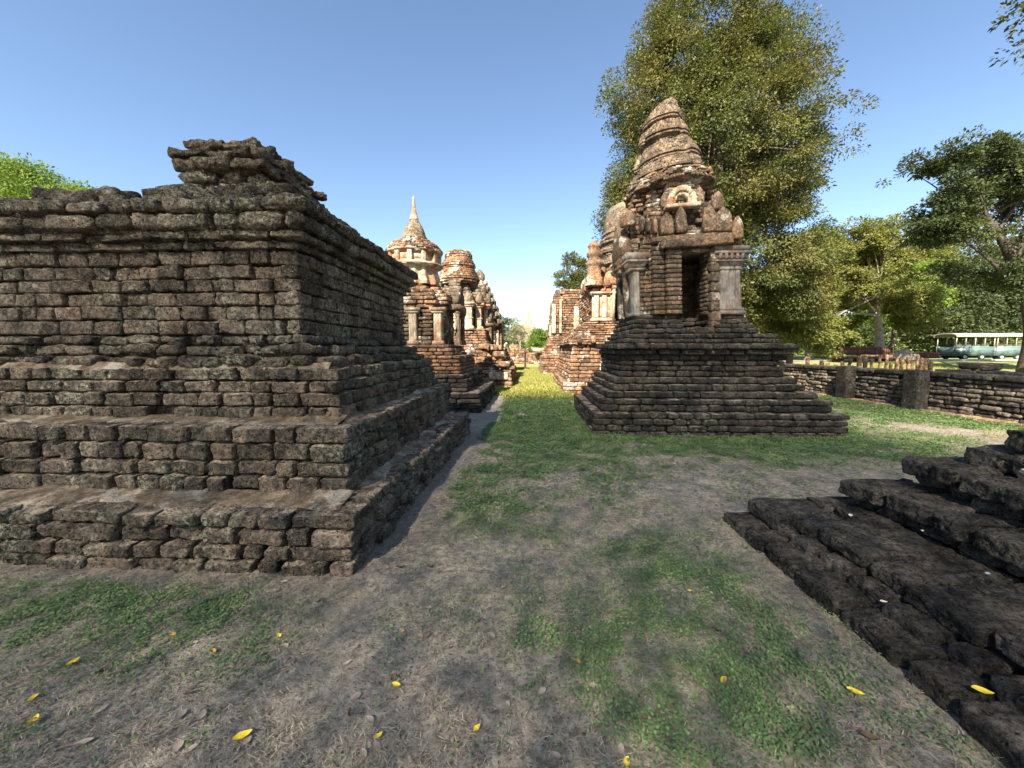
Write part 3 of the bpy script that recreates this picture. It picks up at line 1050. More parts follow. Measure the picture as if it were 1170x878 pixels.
kw = dict(L=(0.22, 0.5), jit=0.014, gap=0.014, lodf=lod_r, rad=0.028, tilt=0.02, hv=0.3)
mb = MB()
courses(mb, zlist(-0.04, 0.42, 4), lambda i: rect(1.20, 5.84, 7.2, 10.5), d=0.34, **kw)
mb.build('first_step', M['base'], shr, amp=0.014)
mb = MB()
courses(mb, zlist(0.42, 0.655, 2), lambda i: rect(1.38, 5.68, 7.40, 10.40), d=0.34, **kw)
mb.build('second_step', M['base'], shr, amp=0.013)
mb = MB()
courses(mb, zlist(0.655, 0.785, 1), lambda i: rect(1.52, 5.53, 7.58, 10.34), d=0.34, **kw)
courses(mb, zlist(0.785, 1.05, 2), lambda i: rect(1.64 + .06 * i, 5.40 - .07 * i, 7.72 + .10 * i, 10.3 - .05 * i), d=0.34, **kw)
mb.build('third_step', M['base'], shr, amp=0.013)
mb = MB()
courses(mb, zlist(1.05, 1.50, 4), lambda i: rect(1.84, 5.16, 7.98, 10.1), d=0.28, **kw)
mb.build('plinth', M['base'], shr, amp=0.014)
mb = MB()
courses(mb, [1.50, 1.61, 1.73], lambda i: rect(1.77 - .05 * i, 5.20 + .05 * i, 7.82 - .10 * i, 10.12 + .05 * i), d=0.42, **kw)
courses(mb, [1.73, 1.83, 1.93], lambda i: rect(1.90 + .08 * i, 5.0 - .03 * i, 7.90 + .06 * i, 10.05), d=0.5, **kw)
mb.build('base_cornice', M['base'], shr, amp=0.014)

TILT = R(6.5)


def lean(v):
    """the tower has settled towards the lane"""
    w = sstep(3.6, 5.3, v[:, 2])
    o = v.copy()
    o[:, 2] = v[:, 2] + (v[:, 0] - 3.33) * math.tan(TILT) * w
    o[:, 0] = v[:, 0] + np.interp(v[:, 2], [2.0, 2.6, 3.7, 5.2, 5.7, 6.2, 6.5, 7.1], [0.05, 0.0, -0.06, -0.16, -0.22, -0.29, -0.34, -0.30])
    return o


DX0, DX1, DZ = 3.15, 3.74, 3.66
nodoor = lambda x, y, z: not (DX0 - 0.02 < x < DX1 + 0.02 and y < 9.3 and z < DZ)


def wall_course(mb, x0, x1, y0, y1, z0, z1, par, d=0.3, lod=(5, 3, 3), L=(0.16, 0.30)):
    """one course of a hollow cell with the doorway left open in front; the jambs are squared off"""
    kw2 = dict(d=d, L=L, jit=0.010, gap=0.010, lod=lod, rad=0.018, tilt=0.015, core=False, par=par)
    if z1 <= DZ + 0.02:
        # front in two stretches, then the other three sides
        for (a, b) in ((x0, DX0), (DX1, x1)):
            t = a
            while t < b - 0.01:
                w = random.uniform(*L)
                if b - t - w < 0.1: w = b - t
                mb.brick((t + w / 2, y0 + 0.22 + random.uniform(-.008, .008), (z0 + z1) / 2), (w / 2 - .004, 0.22, (z1 - z0) / 2 - .004), 0, random.random(), lod, .016)
                t += w
        for (xa, xb) in ((x0 + .02, DX0 - .03), (DX1 + .03, x1 - .02)):
            mb.box(xa, xb, y0 + 0.05, y0 + 0.42, z0 - 0.002, z1 - 0.008, 0.3)
    else:
        t = x0
        while t < x1 - 0.01:
            w = random.uniform(*L)
            if x1 - t - w < 0.1: w = x1 - t
            mb.brick((t + w / 2, y0 + 0.22, (z0 + z1) / 2), (w / 2 - .004, 0.22, (z1 - z0) / 2 - .004), 0, random.random(), lod, .016)
            t += w
        mb.box(x0 + .03, x1 - .03, y0 + .05, y1 - .05, z0, z1 - .008, 0.3)
    for (xa, s) in ((x0, 1), (x1, -1)):
        t = y0 + 0.44
        while t < y1 - 0.01:
            w = random.uniform(*L)
            if y1 - t - w < 0.1: w = y1 - t
            mb.brick((xa + s * 0.2, t + w / 2, (z0 + z1) / 2), (w / 2 - .004, 0.2, (z1 - z0) / 2 - .004), math.pi / 2, random.random(), lod, .016)
            t += w
        mb.box(*((xa + .03, xa + .38) if s > 0 else (xa - .38, xa - .03)), y0 + .4, y1 - .03, z0 - .002, z1 - .008, 0.3)
    t = x0
    while t < x1 - 0.01:
        w = random.uniform(0.25, 0.4)
        if x1 - t - w < 0.12: w = x1 - t
        mb.brick((t + w / 2, y1 - 0.22, (z0 + z1) / 2), (w / 2 - .004, 0.22, (z1 - z0) / 2 - .004), 0, random.random(), (4, 3, 3), .016)
        t += w
    mb.box(x0 + .04, x1 - .04, y1 - .4, y1 - .04, z0 - .002, z1 - .008, 0.3)


mb = MB()
# sloping courses under the cell, split by the doorstep
zs = zlist(1.93, 2.34, 4)
for i in range(4):
    f = i / 3.0
    x0, x1, y0 = 2.06 + 0.14 * f, 4.58 - 0.10 * f, 8.06 + 0.28 * f
    y1 = 10.25 - .06 * f
    for (a, b) in ((x0, DX0), (DX1 + 0.02, x1)):
        course(mb, rect(a, b, y0, 9.2), zs[i], zs[i + 1], d=0.3, L=(0.2, 0.42), jit=0.02, gap=0.012, lod=(7, 4, 3), rad=0.035, par=i, tilt=0.04)
    course(mb, rect(x0, x1, 9.2, y1), zs[i], zs[i + 1], d=0.3, L=(0.2, 0.42), jit=0.02, gap=0.012, lod=LO, rad=0.035, par=i)
mb.box(DX0 - .1, DX1 + .1, 8.12, 9.3, 1.9, 2.02, 0.5)
for i in range(3):
    mb.brick((3.24 + .18 * i, 8.2, 2.0), (.085, .12, .06), 0.03 * i, random.random(), (7, 4, 3), .02)
mb.build('cell_footing', M['base'], shr, amp=0.02, fn=lean)
mb = MB()
zs = zlist(2.34, 3.72, 15, 0.08)
for i in range(15):
    wall_course(mb, 2.26, 4.36, 8.42, 10.1, zs[i], zs[i + 1], i)
# projecting door surround left of the opening, narrow one on the right
for i in range(15):
    mb.brick((2.99 + random.uniform(-.01, .01), 8.33, (zs[i] + zs[i + 1]) / 2), (0.15, 0.14, 0.042), 0, random.random(), (5, 3, 3), .016)
    mb.brick((2.70, 8.37, (zs[i] + zs[i + 1]) / 2), (0.12, 0.10, 0.042), 0, random.random(), (5, 3, 3), .016)
mb.build('cell', M['tower'], shr, amp=0.010, freq=11, fn=lean)


def fluted(mb, x0, x1, y0, d, z0, z1, nf=4, taper=0.0, tint=0.6, nz=10):
    """a ribbed pilaster: front edge scalloped, tapering upward a little"""
    def outline(s):
        xc, hw = (x0 + x1) / 2, (x1 - x0) / 2 * s
        pts = []
        for i in range(nf * 4 + 1):
            u = i / (nf * 4)
            pts.append((xc - hw + 2 * hw * u, y0 - 0.022 * abs(math.sin(u * nf * math.pi)) ** 0.5))
        return pts + [(xc + hw, y0 + d), (xc - hw, y0 + d)]
    n0 = len(outline(1.0))
    V = [(*p, z0 + (z1 - z0) * i / nz) for i in range(nz + 1) for p in outline(1 - taper * i / nz)]
    mb.add(V, [(i * n0 + j, i * n0 + (j + 1) % n0, (i + 1) * n0 + (j + 1) % n0, (i + 1) * n0 + j) for i in range(nz) for j in range(n0)], tint)


def bands(mb, x0, x1, y0, y1, spec, tint=0.55):
    """stacked mouldings: (z0, z1, outset at the foot, outset at the top)"""
    for (z0, z1, a, b) in spec:
        mb.prism(rect(x0 - a, x1 + a, y0 - a, y1 + a), z0, z1, rect(x0 - b, x1 + b, y0 - b, y1 + b), tint)


mb = MB()
fluted(mb, 3.94, 4.40, 8.34, 0.3, 2.46, 3.24, 4, 0.10)
bands(mb, 3.93, 4.41, 8.34, 8.7, [(2.34, 2.40, .05, .05), (2.40, 2.43, .05, .02), (2.43, 2.47, .03, .03)])
bands(mb, 3.97, 4.36, 8.34, 8.7, [(3.24, 3.28, .02, .05), (3.28, 3.31, .03, .03), (3.31, 3.40, .03, .10), (3.40, 3.43, .13, .13), (3.43, 3.55, .09, .13), (3.55, 3.60, .16, .16), (3.60, 3.70, .12, .15)])
for i in range(5):
    mb.prism(rect(3.90 + .11 * i, 3.95 + .11 * i, 8.20, 8.3), 3.43, 3.55, rect(3.89 + .11 * i, 3.94 + .11 * i, 8.17, 8.3), 0.4)
mb.build('pilaster', M['stucco_grey'], shr, smooth=False, fn=lean)
mb = MB()
fluted(mb, 2.20, 2.34, 8.40, 0.5, 2.36, 3.24, 2, 0.04, 0.7)
bands(mb, 2.20, 2.36, 8.40, 8.9, [(2.32, 2.38, .04, .04), (3.24, 3.30, .02, .09), (3.30, 3.42, .05, .12), (3.42, 3.46, .15, .15), (3.46, 3.60, .10, .16)])
mb.build('pilaster', M['stucco'], shr, smooth=False, fn=lean)
mb = MB()
for i in range(8):
    z = 2.10 + i * 0.2
    mb.brick((3.84 + random.uniform(-.01, .01), 8.36, z), (0.09, 0.11, 0.10), 0, 0.5 + random.uniform(-.2, .3), (6, 4, 5), .03)
mb.build('door_jamb', M['tower'], shr, amp=0.02, freq=6, fn=lean)
# side porch seen edge-on above the lane: wing wall, column and curved gable
mb = MB()
bands(mb, 2.06, 2.30, 8.75, 9.6, [(3.30, 3.38, -.06, .02), (3.38, 3.46, .04, .06), (3.46, 3.60, .0, .05)])
fluted(mb, 2.12, 2.26, 8.8, 0.2, 2.34, 3.32, 2, 0.05, 0.4)
fluted(mb, 2.12, 2.26, 9.4, 0.2, 2.34, 3.32, 2, 0.05, 0.3)
gable = [(-.52, 0), (.52, 0), (.56, .2), (.46, .42), (.34, .54), (.24, .74), (.1, .92), (0, 1.0), (-.1, .92), (-.24, .74), (-.34, .54), (-.46, .42), (-.56, .2)]
mb.slab(gable, (2.16, 9.15, 3.55), (0, 1), 0.16, 0.4, 0.05)
mb.slab([(u * .8, w * .8) for u, w in gable], (2.28, 9.15, 3.55), (0, 1), 0.22, 0.4, 0.05)
mb.build('side_porch', M['tower'], shr, smooth=False, fn=lean)
mb = MB()
mb.brick((3.42, 8.30, 3.76), (0.72, 0.22, 0.085), 0, 0.4, (20, 6, 4), .03, 0.06)
mb.brick((3.38, 8.42, 3.90), (0.80, 0.20, 0.06), 0, 0.5, (20, 6, 4), .025, 0.05)
mb.build('lintel', M['tower'], shr, amp=0.02, freq=7, fn=lean)
# upper storeys: broken brick tiers
mb = MB()
zs = zlist(3.72, 4.55, 8)
for i in range(8):
    o = (0.10 if i < 2 else 0.02) - 0.02 * i
    course(mb, redent(2.24 - o, 4.38 + o, 8.46 - o * .5, 9.95 + o, 0.28, 1), zs[i], zs[i + 1], d=0.26, L=(0.16, 0.34), jit=0.035, gap=0.012, lod=(6, 3, 4), rad=0.025, par=i, tilt=0.04,
           keep=lambda x, y, z: not (3.34 < x < 3.60 and y < 8.9 and 4.0 < z < 4.45))
zs = zlist(4.55, 5.34, 8)
for i in range(8):
    o = -0.02 * i
    course(mb, redent(2.34 - o, 4.28 + o, 8.52 - o * .6, 10.0 + o, 0.3, 2), zs[i], zs[i + 1], d=0.3, L=(0.14, 0.30), jit=0.045, gap=0.012, lod=(6, 3, 4), rad=0.03, par=i, tilt=0.06)
mb.build('upper_storey', M['tower'], shr, amp=0.022, freq=9, fn=lean)


def leafshape(w, h, n=16, point=0.25):
    """upright slab with straight lower sides, rounded shoulders and a low point"""
    k = [(-.5, 0), (.5, 0), (.54, .3), (.5, .62), (.36, .84), (.14, .96), (0, 1.0 + point * .3), (-.14, .96), (-.36, .84), (-.5, .62), (-.54, .3)]
    return [(u * w, v * h) for u, v in k]


for (x, y, z, w, h, dirx) in ((2.88, 8.27, 3.96, .24, .44, (1, 0)), (3.16, 8.25, 3.98, .20, .50, (1, 0.1)), (3.72, 8.25, 3.98, .24, .50, (1, -.1)),
                              (4.00, 8.25, 3.98, .30, .44, (1, 0)), (4.32, 8.34, 3.86, .20, .40, (1, .2)), (4.44, 8.55, 3.82, .22, .42, (.6, .8)),
                              (2.94, 8.52, 4.60, .15, .30, (1, 0)), (3.64, 8.50, 4.58, .17, .34, (1, 0)), (4.04, 8.56, 4.48, .22, .34, (1, .2)), (2.20, 8.62, 4.28, .32, .38, (1, -.9))):
    mb = MB()
    mb.slab(leafshape(w, h, 18, 0.15), (x, y, z), dirx, 0.09, random.uniform(.2, .9), 0.0)
    mb.build('antefix', M['tower'], shr, smooth=False, fn=lean)
for k_ in range(4):
    mb = MB()
    mb.brick((2.40 + .13 * k_, 8.36, 4.22 - .02 * k_), (.028, .10, .17), 0, random.random(), (3, 4, 6), .02)
    mb.build('bracket', M['tower'], shr, amp=.02, fn=lean)
# niche with a scalloped arch above, and a small star-shaped opening below it
mb = MB()
arc = [(0.24 * math.cos(a), 0.30 * math.sin(a)) for a in np.linspace(0, math.pi, 13)]
for i, (u, w) in enumerate(arc):
    mb.brick((3.26 + u, 8.44, 4.62 + w), (0.062, 0.09, 0.062), 0, random.random(), (5, 4, 5), .05)
    mb.brick((3.26 + u * .72, 8.47, 4.62 + w * .72), (0.045, 0.07, 0.045), 0, random.random(), (4, 3, 4), .04)
mb.brick((3.26, 8.60, 4.68), (0.15, 0.06, 0.16), 0, 0.9, (6, 4, 6), .05)
mb.brick((3.26, 8.42, 4.56), (0.36, 0.12, 0.05), 0, 0.9, (8, 4, 4), .04)
mb.build('niche_arch', M['stucco_cream'], shr, amp=0.02, freq=9, fn=lean)
SX, SY = 3.33, 9.35
# (foot z, top z, radius at the lip, radius at the top of the shoulder)
RINGS = [(5.32, 5.71, 0.855, 0.655), (5.71, 6.20, 0.70, 0.49), (6.20, 6.57, 0.535, 0.40), (6.57, 7.12, 0.44, 0.17)]


def erode_fn(i):
    def erode(v):
        th = np.arctan2(v[:, 1] - SY, v[:, 0] - SX)
        q = np.stack([np.cos(th) * 1.2, np.sin(th) * 1.2, v[:, 2] * 0.9], 1)
        e = sstep(0.10, 0.30, fbm(q, 1.3, 3, 61 + i)) * 0.15
        o = v.copy()
        rr = np.hypot(v[:, 0] - SX, v[:, 1] - SY)
        k = np.clip(1 - e * np.minimum(1, rr) / np.maximum(rr, 0.05), 0.4, 1.2)
        o[:, 0] = SX + (v[:, 0] - SX) * k
        o[:, 1] = SY + (v[:, 1] - SY) * k
        if i == 3: o[:, 2] += np.maximum(0, v[:, 2] - 6.95) * 0.8 * (v[:, 0] - SX) * 2
        return lean(o)
    return erode


mb = MB()
for i in range(5):
    course(mb, ngon(SX, SY, .97 - .025 * i, 22, .1 * i), 5.16 + .05 * i, 5.22 + .05 * i, d=.3, L=(.1, .4), jit=.05, gap=.008, lod=(5, 3, 3), rad=.02, tilt=.05)
mb.build('rubble_shoulder', M['tower'], shr, amp=.025, fn=lean)
for i, (za, zb, ra_, rb_) in enumerate(RINGS):
    mb = MB()
    lip = [(ra_ * .80, za - .01), (ra_ * .84, za + .03), (ra_ * .96, za + .045), (ra_ * 1.0, za + .06), (ra_ * 1.0, za + .09), (ra_ * .93, za + .10), (ra_ * .93, za + .115), (ra_ * 1.02, za + .125), (ra_ * 1.025, za + .165), (ra_ * .93, za + .18)]
    mb.lathe(SX, SY, lip, 72, 0.012, 6, 0.35)
    n = max(3, int((zb - za - .16) / .055))
    for c_ in range(n):
        f = c_ / n
        r = rb_ + (ra_ * 0.985 - rb_) * ((1 - f ** 1.35) if i < 3 else (1 - f) ** .95)
        z0 = za + .155 + (zb - za - .155) * f
        z1 = za + .155 + (zb - za - .155) * (f + 1 / n)
        course(mb, ngon(SX, SY, r, 40, .07 * c_), z0, z1 + .004, d=min(.25, r * .6), L=(.1, .5), jit=.009, gap=.005, lod=(3, 2, 3), rad=.014, core=True, tilt=.01)
    if i < 3:
        rn = RINGS[i + 1][2]
        mb.lathe(SX, SY, [(rb_ * .98, zb - .02), (rn * .86, zb), (rn * .82, zb + .03)], 48, .01, 6, .4)
    mb.lathe(SX, SY, [(ra_ * .86, za - .02), (ra_ * .86, za + .16), (rb_ * .9, zb)], 36, 0, 4, .3)
    mb.build('spire_ring' if i < 3 else 'spire_top', M['spire'], shr, amp=.012, freq=9, fn=erode_fn(i), sharp=40)

# ------------------------------------------------------------------ three shrines down the left of the lane
FK = dict(L=(0.24, 0.5), jit=0.02, gap=0.016, lod=(4, 3, 3), rad=0.025, tilt=0.02)


def tier(mb, z0, z1, n, x0, x1, y0, y1, slope=0.0, d=0.3, poly=None, **k2):
    k = dict(FK); k.update(k2)
    zs = zlist(z0, z1, n)
    for i in range(n):
        o = slope * i
        p = rect(x0 + o, x1 - o, y0 + o, y1 - o) if poly is None else poly(o)
        course(mb, p, zs[i], zs[i + 1], d=d, par=i, **k)


# nearest: bell-shaped top
bell = thing('bell_chedi', (-3.45, 11.7, 0), 'slim shrine with a bell dome and ringed needle spire, first behind the dark pedestal', 'shrine')
mb = MB()
tier(mb, -0.03, 0.50, 4, -5.9, -1.22, 9.55, 14.0, 0.01, 0.5, jit=0.03)
tier(mb, 0.50, 0.95, 4, -5.55, -1.62, 9.95, 13.6, 0.01, 0.45, jit=0.03)
mb.build('lower_step', M['base'], bell, amp=0.02)
mb = MB()
tier(mb, 0.95, 1.45, 5, -5.2, -1.84, 10.25, 13.2, 0.005, 0.4)
mb.build('upper_step', M['red'], bell, amp=0.016)
mb = MB()
tier(mb, 1.45, 1.75, 3, -4.85, -2.10, 10.45, 13.0, 0.06, 0.4)
mb.build('plinth', M['red'], bell, amp=0.02)
bz = [1.75, 2.75]
mb = MB()
tier(mb, 1.75, 2.75, 9, -4.55, -2.42, 10.75, 12.7, 0.0, 0.3, poly=lambda o: redent(-4.55, -2.42, 10.75, 12.7, 0.3, 1))
mb.build('body', M['tower'], bell, amp=0.012)
for (xa, xb) in ((-2.66, -2.44), (-3.36, -3.14), (-4.5, -4.28)):
    mb = MB()
    fluted(mb, xa, xb, 10.66, 0.3, 1.78, 2.62, 3, 0.03, 0.6, 4)
    bands(mb, xa, xb, 10.66, 10.9, [(1.74, 1.86, .05, .03), (2.60, 2.66, .02, .07), (2.66, 2.76, .07, .10)])
    mb.build('pilaster', M['stucco_cream'], bell, smooth=False)
mb = MB()
for i, o in enumerate((-.06, -.12, -.12, -.06, .06, .2, .36)):
    course(mb, redent(-4.55 + o, -2.42 - o, 10.75 + o, 12.7 - o, 0.28, 1), 2.76 + .11 * i, 2.87 + .11 * i, d=0.34, par=i, **{**FK, 'jit': 0.035, 'L': (0.26, 0.46)})
mb.build('cornice', M['red'], bell, amp=0.02)
mb = MB()
mb.lathe(-3.45, 11.7, [(0.74, 3.50), (0.74, 3.60), (0.64, 3.94), (0.66, 4.0)], 96, 0.012, 5, 0.6, None, 14, 0.06)
mb.build('fluted_drum', M['stucco_cream'], bell, smooth=False)
mb = MB()
for (z0, z1, r0, r1) in ((3.99, 4.05, .70, .80), (4.05, 4.12, .83, .83), (4.12, 4.18, .76, .72), (4.18, 4.38, .72, .72), (4.38, 4.44, .74, .80), (4.44, 4.50, .83, .83)):
    mb.prism(ngon(-3.45, 11.7, r0, 12, .1), z0, z1, ngon(-3.45, 11.7, r1, 12, .1), 0.45 + random.uniform(-.15, .15))
for i in range(12):
    a = .1 + 2 * math.pi * i / 12
    mb.brick((-3.45 + .72 * math.cos(a), 11.7 + .72 * math.sin(a), 4.25), (.07, .07, .22), a, random.random(), (3, 3, 4), .02)
mb.build('moulded_band', M['stucco_cream'], bell, smooth=False)
mb = MB()
for i in range(6):
    course(mb, ngon(-3.45, 11.7, 0.84 - .03 * i - .013 * i * i, 20, .17 * i), 4.48 + .068 * i, 4.56 + .068 * i, d=0.4, **{**FK, 'jit': .025, 'L': (.2, .4)})
mb.build('brick_cap', M['red'], bell, amp=0.018)
mb = MB()
mb.lathe(-3.45, 11.7, [(0.37, 4.86), (0.385, 4.92), (0.35, 4.95), (0.355, 4.98), (0.33, 5.0), (0.33, 5.04), (0.29, 5.15), (0.23, 5.27), (0.165, 5.38), (0.13, 5.45)], 36, 0.02, 4, 0.5, 0.04)
mb.build('bell', M['spire'], bell)
mb = MB()
pr = [(0.12, 5.44)]
for i in range(5):
    r = .125 - .016 * i
    pr += [(r, 5.45 + .062 * i), (r + .012, 5.475 + .062 * i), (r - .006, 5.505 + .062 * i)]
pr += [(0.05, 5.78), (0.055, 5.82), (0.043, 5.92), (0.038, 6.02), (0.018, 6.13), (0.0, 6.14)]
mb.lathe(-3.45, 11.7, pr, 20, 0.004, 8, 0.6)
mb.build('needle', M['stucco_cream'], bell)


def side_porch(root, x0, x1, y0, y1, z0, z1, mat):
    """a porch turned to the lane: two columns, a lintel and an arched niche above"""
    mb = MB()
    for y in (y0 + .1, y1 - .1):
        mb.lathe(x1 - .1, y, [(.11, z0), (.11, z0 + .1), (.07, z0 + .14), (.065, z1 - .2), (.09, z1 - .12), (.12, z1 - .06), (.12, z1)], 12, 0.008, 6, .5)
    mb.prism(rect(x0, x1, y0 - .06, y1 + .06), z1, z1 + .16, None, .4)
    mb.prism(rect(x0 - .1, x0 + .04, y0, y1), z0, z1, None, .25)
    h = y1 - y0
    mb.slab([(u * h, w * h) for u, w in [(-.5, 0), (.5, 0), (.54, .14), (.4, .3), (.2, .44), (0, .6), (-.2, .44), (-.4, .3), (-.54, .14)]], (x1 - .14, (y0 + y1) / 2, z1 + .16), (0, 1), .14, .2, .0)
    mb.build('side_porch', mat, root, smooth=False)


side_porch(bell, -2.45, -2.0, 11.2, 12.2, 1.75, 2.75, M['tower'])

# second: truncated ringed brick top
rng2 = thing('ringed_chedi', (-3.4, 18.8, 0), 'red brick shrine with a blunt ringed top, second along the left side of the lane', 'shrine')
mb = MB()
tier(mb, -0.03, 0.75, 5, -6.2, -0.72, 16.0, 21.6, 0.01, 0.5, jit=0.03)
tier(mb, 0.75, 1.3, 4, -5.8, -1.12, 16.4, 21.2, 0.01, 0.5, jit=0.03)
tier(mb, 1.3, 1.6, 2, -5.5, -1.5, 16.75, 20.9, 0.02, 0.5, jit=0.03)
for (x, y, z) in ((-1.3, 16.5, 1.42), (-1.05, 16.3, 1.0), (-1.6, 16.7, 1.7), (-1.95, 16.8, 1.75), (-1.5, 17.6, 1.7)):
    mb.brick((x, y, z), (.25, .2, .12), random.uniform(-.4, .4), random.random(), (5, 4, 4), .06)
mb.build('base', M['red'], rng2, amp=0.025)
mb = MB()
for (u, w) in ((-1.46, 16.05), (-1.1, 16.02)):
    mb.brick((u, 15.98, 0.52), (.22, .05, .16), 0, .9, (5, 3, 4), .04)
mb.build('stucco_patch', M['stucco_cream'], rng2)
mb = MB()
tier(mb, 1.6, 2.0, 3, -5.2, -1.75, 17.0, 20.6, 0.05, 0.4)
tier(mb, 2.0, 2.55, 5, -4.95, -1.95, 17.25, 20.4, 0.01, 0.35)
mb.build('plinth', M['red'], rng2, amp=0.02)
mb = MB()
tier(mb, 2.50, 3.9, 11, -4.8, -2.1, 17.4, 20.2, 0.0, 0.3, poly=lambda o: redent(-4.8, -2.1, 17.4, 20.2, 0.45, 2))
mb.build('body', M['tower'], rng2, amp=0.015)
for (xa, xb, y) in ((-2.9, -2.58, 17.3), (-3.45, -3.1, 17.3), (-2.5, -2.22, 17.8), (-4.1, -3.75, 17.3), (-2.16, -1.98, 18.3), (-2.16, -1.98, 19.0)):
    mb = MB()
    fluted(mb, xa, xb, y, 0.4, 2.65, 3.55, 3, 0.03, 0.7, 4)
    bands(mb, xa, xb, y, y + .4, [(2.5, 2.68, .1, .05), (3.0, 3.06, .03, .03), (3.5, 3.6, .03, .09), (3.6, 3.72, .1, .12)])
    mb.build('pilaster', M['stucco_cream'], rng2, smooth=False)
for (x, y, h, dr) in ((-2.75, 17.28, .46, (1, 0)), (-3.25, 17.28, .5, (1, 0)), (-2.3, 17.7, .46, (1, .5)), (-1.98, 18.6, .5, (0, 1)), (-3.9, 17.28, .46, (1, 0))):
    mb = MB()
    mb.slab(leafshape(h * .6, h, 14, .4), (x, y, 3.7), dr, .14, random.random(), .03)
    mb.build('antefix', M['spire'], rng2, smooth=False)
mb = MB()
for i, o in enumerate((0.1, .16, .24, .3, .36, .42)):
    course(mb, redent(-4.8 + o, -2.1 - o, 17.4 + o, 20.2 - o, 0.42, 2), 3.9 + .15 * i, 4.05 + .15 * i, d=0.4, par=i, **{**FK, 'jit': .03})
mb.build('upper_storey', M['spire'], rng2, amp=0.025)
for (z0, n, rs) in ((4.78, 6, (.98, 1.02, 1.0, .94, .88, .82)), (5.42, 4, (.78, .82, .80, .73)), (5.84, 4, (.63, .67, .66, .60))):
    mb = MB()
    for i, r in enumerate(rs):
        course(mb, ngon(-3.42, 18.8, r, 22, .13 * i), z0 + .105 * i, z0 + .105 * (i + 1), d=0.4, **{**FK, 'jit': .012, 'L': (.2, .4), 'gap': .01})
    mb.build('brick_ring', M['red'], rng2, amp=0.014)
mb = MB()
mb.lathe(-3.42, 18.8, [(.9, 4.7), (.76, 5.3), (.66, 5.9), (.55, 6.24), (.4, 6.27), (0, 6.28)], 24, .02, 4, .4)
mb.build('core', M['red'], rng2)
side_porch(rng2, -2.2, -1.75, 18.2, 19.4, 1.7, 2.7, M['tower'])

# third: many-tiered tower
pr3 = thing('tiered_tower', (-3.9, 26.6, 0), 'many-tiered narrow tower edged with knobs, third and farthest along the left of the lane', 'shrine')
mb = MB()
tier(mb, 0, 0.9, 4, -6.8, -1.0, 23.6, 29.4, 0.08, 0.6, jit=0.04, L=(.3, .6))
tier(mb, 0.9, 1.7, 4, -6.3, -1.45, 24.2, 28.8, 0.06, 0.6, jit=0.04, L=(.3, .6))
mb.build('base', M['red'], pr3, amp=0.03)
mb = MB()
tier(mb, 1.7, 3.1, 8, -4.95, -1.85, 25.0, 28.2, 0.0, 0.4, poly=lambda o: redent(-4.95, -1.85, 25.0, 28.2, .4, 2), L=(.3, .6))
mb.build('body', M['tower'], pr3, amp=0.02)
for (xa, xb, y) in ((-2.3, -2.05, 25.6), (-2.75, -2.5, 25.3), (-3.3, -3.05, 24.9), (-4.0, -3.75, 24.9)):
    mb = MB()
    fluted(mb, xa, xb, y, 0.4, 1.8, 2.9, 2, 0.03, 0.6, 2)
    mb.build('pilaster', M['stucco_cream'], pr3, smooth=False)
z = 3.1
for i in range(8):
    hw = 1.50 - .165 * i - .002 * i * i
    h = .50 - .02 * i
    mb = MB()
    cx_, cy_ = -3.4, 26.6
    mb.prism(redent(cx_ - hw, cx_ + hw, cy_ - hw, cy_ + hw, hw * .16, 2), z, z + .12, redent(cx_ - hw - .1, cx_ + hw + .1, cy_ - hw - .1, cy_ + hw + .1, hw * .16, 2), .5)
    mb.prism(redent(cx_ - hw - .08, cx_ + hw + .08, cy_ - hw - .08, cy_ + hw + .08, hw * .16, 2), z + .12, z + .2, None, .4)
    mb.prism(redent(cx_ - hw * .92, cx_ + hw * .92, cy_ - hw * .92, cy_ + hw * .92, hw * .16, 2), z + .2, z + h + .02, redent(cx_ - hw * .84, cx_ + hw * .84, cy_ - hw * .84, cy_ + hw * .84, hw * .16, 2), .6)
    m_ = max(3, 7 - i // 2)
    for s in range(m_):
        u = -1 + 2 * s / (m_ - 1)
        for (dx, dy) in ((u, -1), (1, u), (-1, u)):
            ins = .92 if abs(u) > .9 else 1.0
            mb.brick((cx_ + dx * hw * ins, cy_ + dy * hw * ins, z + .2 + h * .28), (.09, .07, h * .32), 0, random.random(), (3, 3, 4), .06)
    mb.build('storey', M['spire'] if i % 2 else M['tower'], pr3, smooth=False, amp=0.02)
    z += h
mb = MB()
mb.lathe(-3.4, 26.6, [(.26, z - .05), (.36, z + .08), (.28, z + .2), (.2, z + .34), (.06, z + .5), (0, z + .52)], 16, .02, 5, .5)
mb.build('finial', M['spire'], pr3)

# ------------------------------------------------------------------ two shrines down the right of the lane
ra = thing('red_shrine', (4.4, 16.9, 0), 'red brick shrine with white stucco panels, small gabled doorway and turret, behind the leaning shrine', 'shrine')
mb = MB()
tier(mb, -0.03, 0.42, 3, 1.20, 7.6, 13.95, 20.2, 0.03, 0.5, jit=0.03)
tier(mb, 0.42, 1.70, 9, 1.42, 7.4, 14.15, 20.0, 0.015, 0.4, jit=0.024)
mb.build('base', M['red'], ra, amp=0.022)
mb = MB()
for i, o in enumerate((-.06, -.16, -.14, -.02)):
    course(mb, rect(1.58 + o, 7.2 - o, 14.3 + o, 19.8 - o), 1.70 + .09 * i, 1.79 + .09 * i, d=.5, par=i, **FK)
for i in range(7):
    mb.brick((1.8 + .5 * i, 14.2, 1.98), (.09, .16, .13), 0, random.random(), (3, 3, 3), .03)
for i in range(7):
    o = .08 * i
    course(mb, rect(1.62 + o, 7.1 - o, 14.36 + o * .6, 19.7 - o), 2.06 + .085 * i, 2.145 + .085 * i, d=.5, par=i, **{**FK, 'jit': .035})
mb.build('moulded_base', M['red'], ra, amp=0.025)
mb = MB()
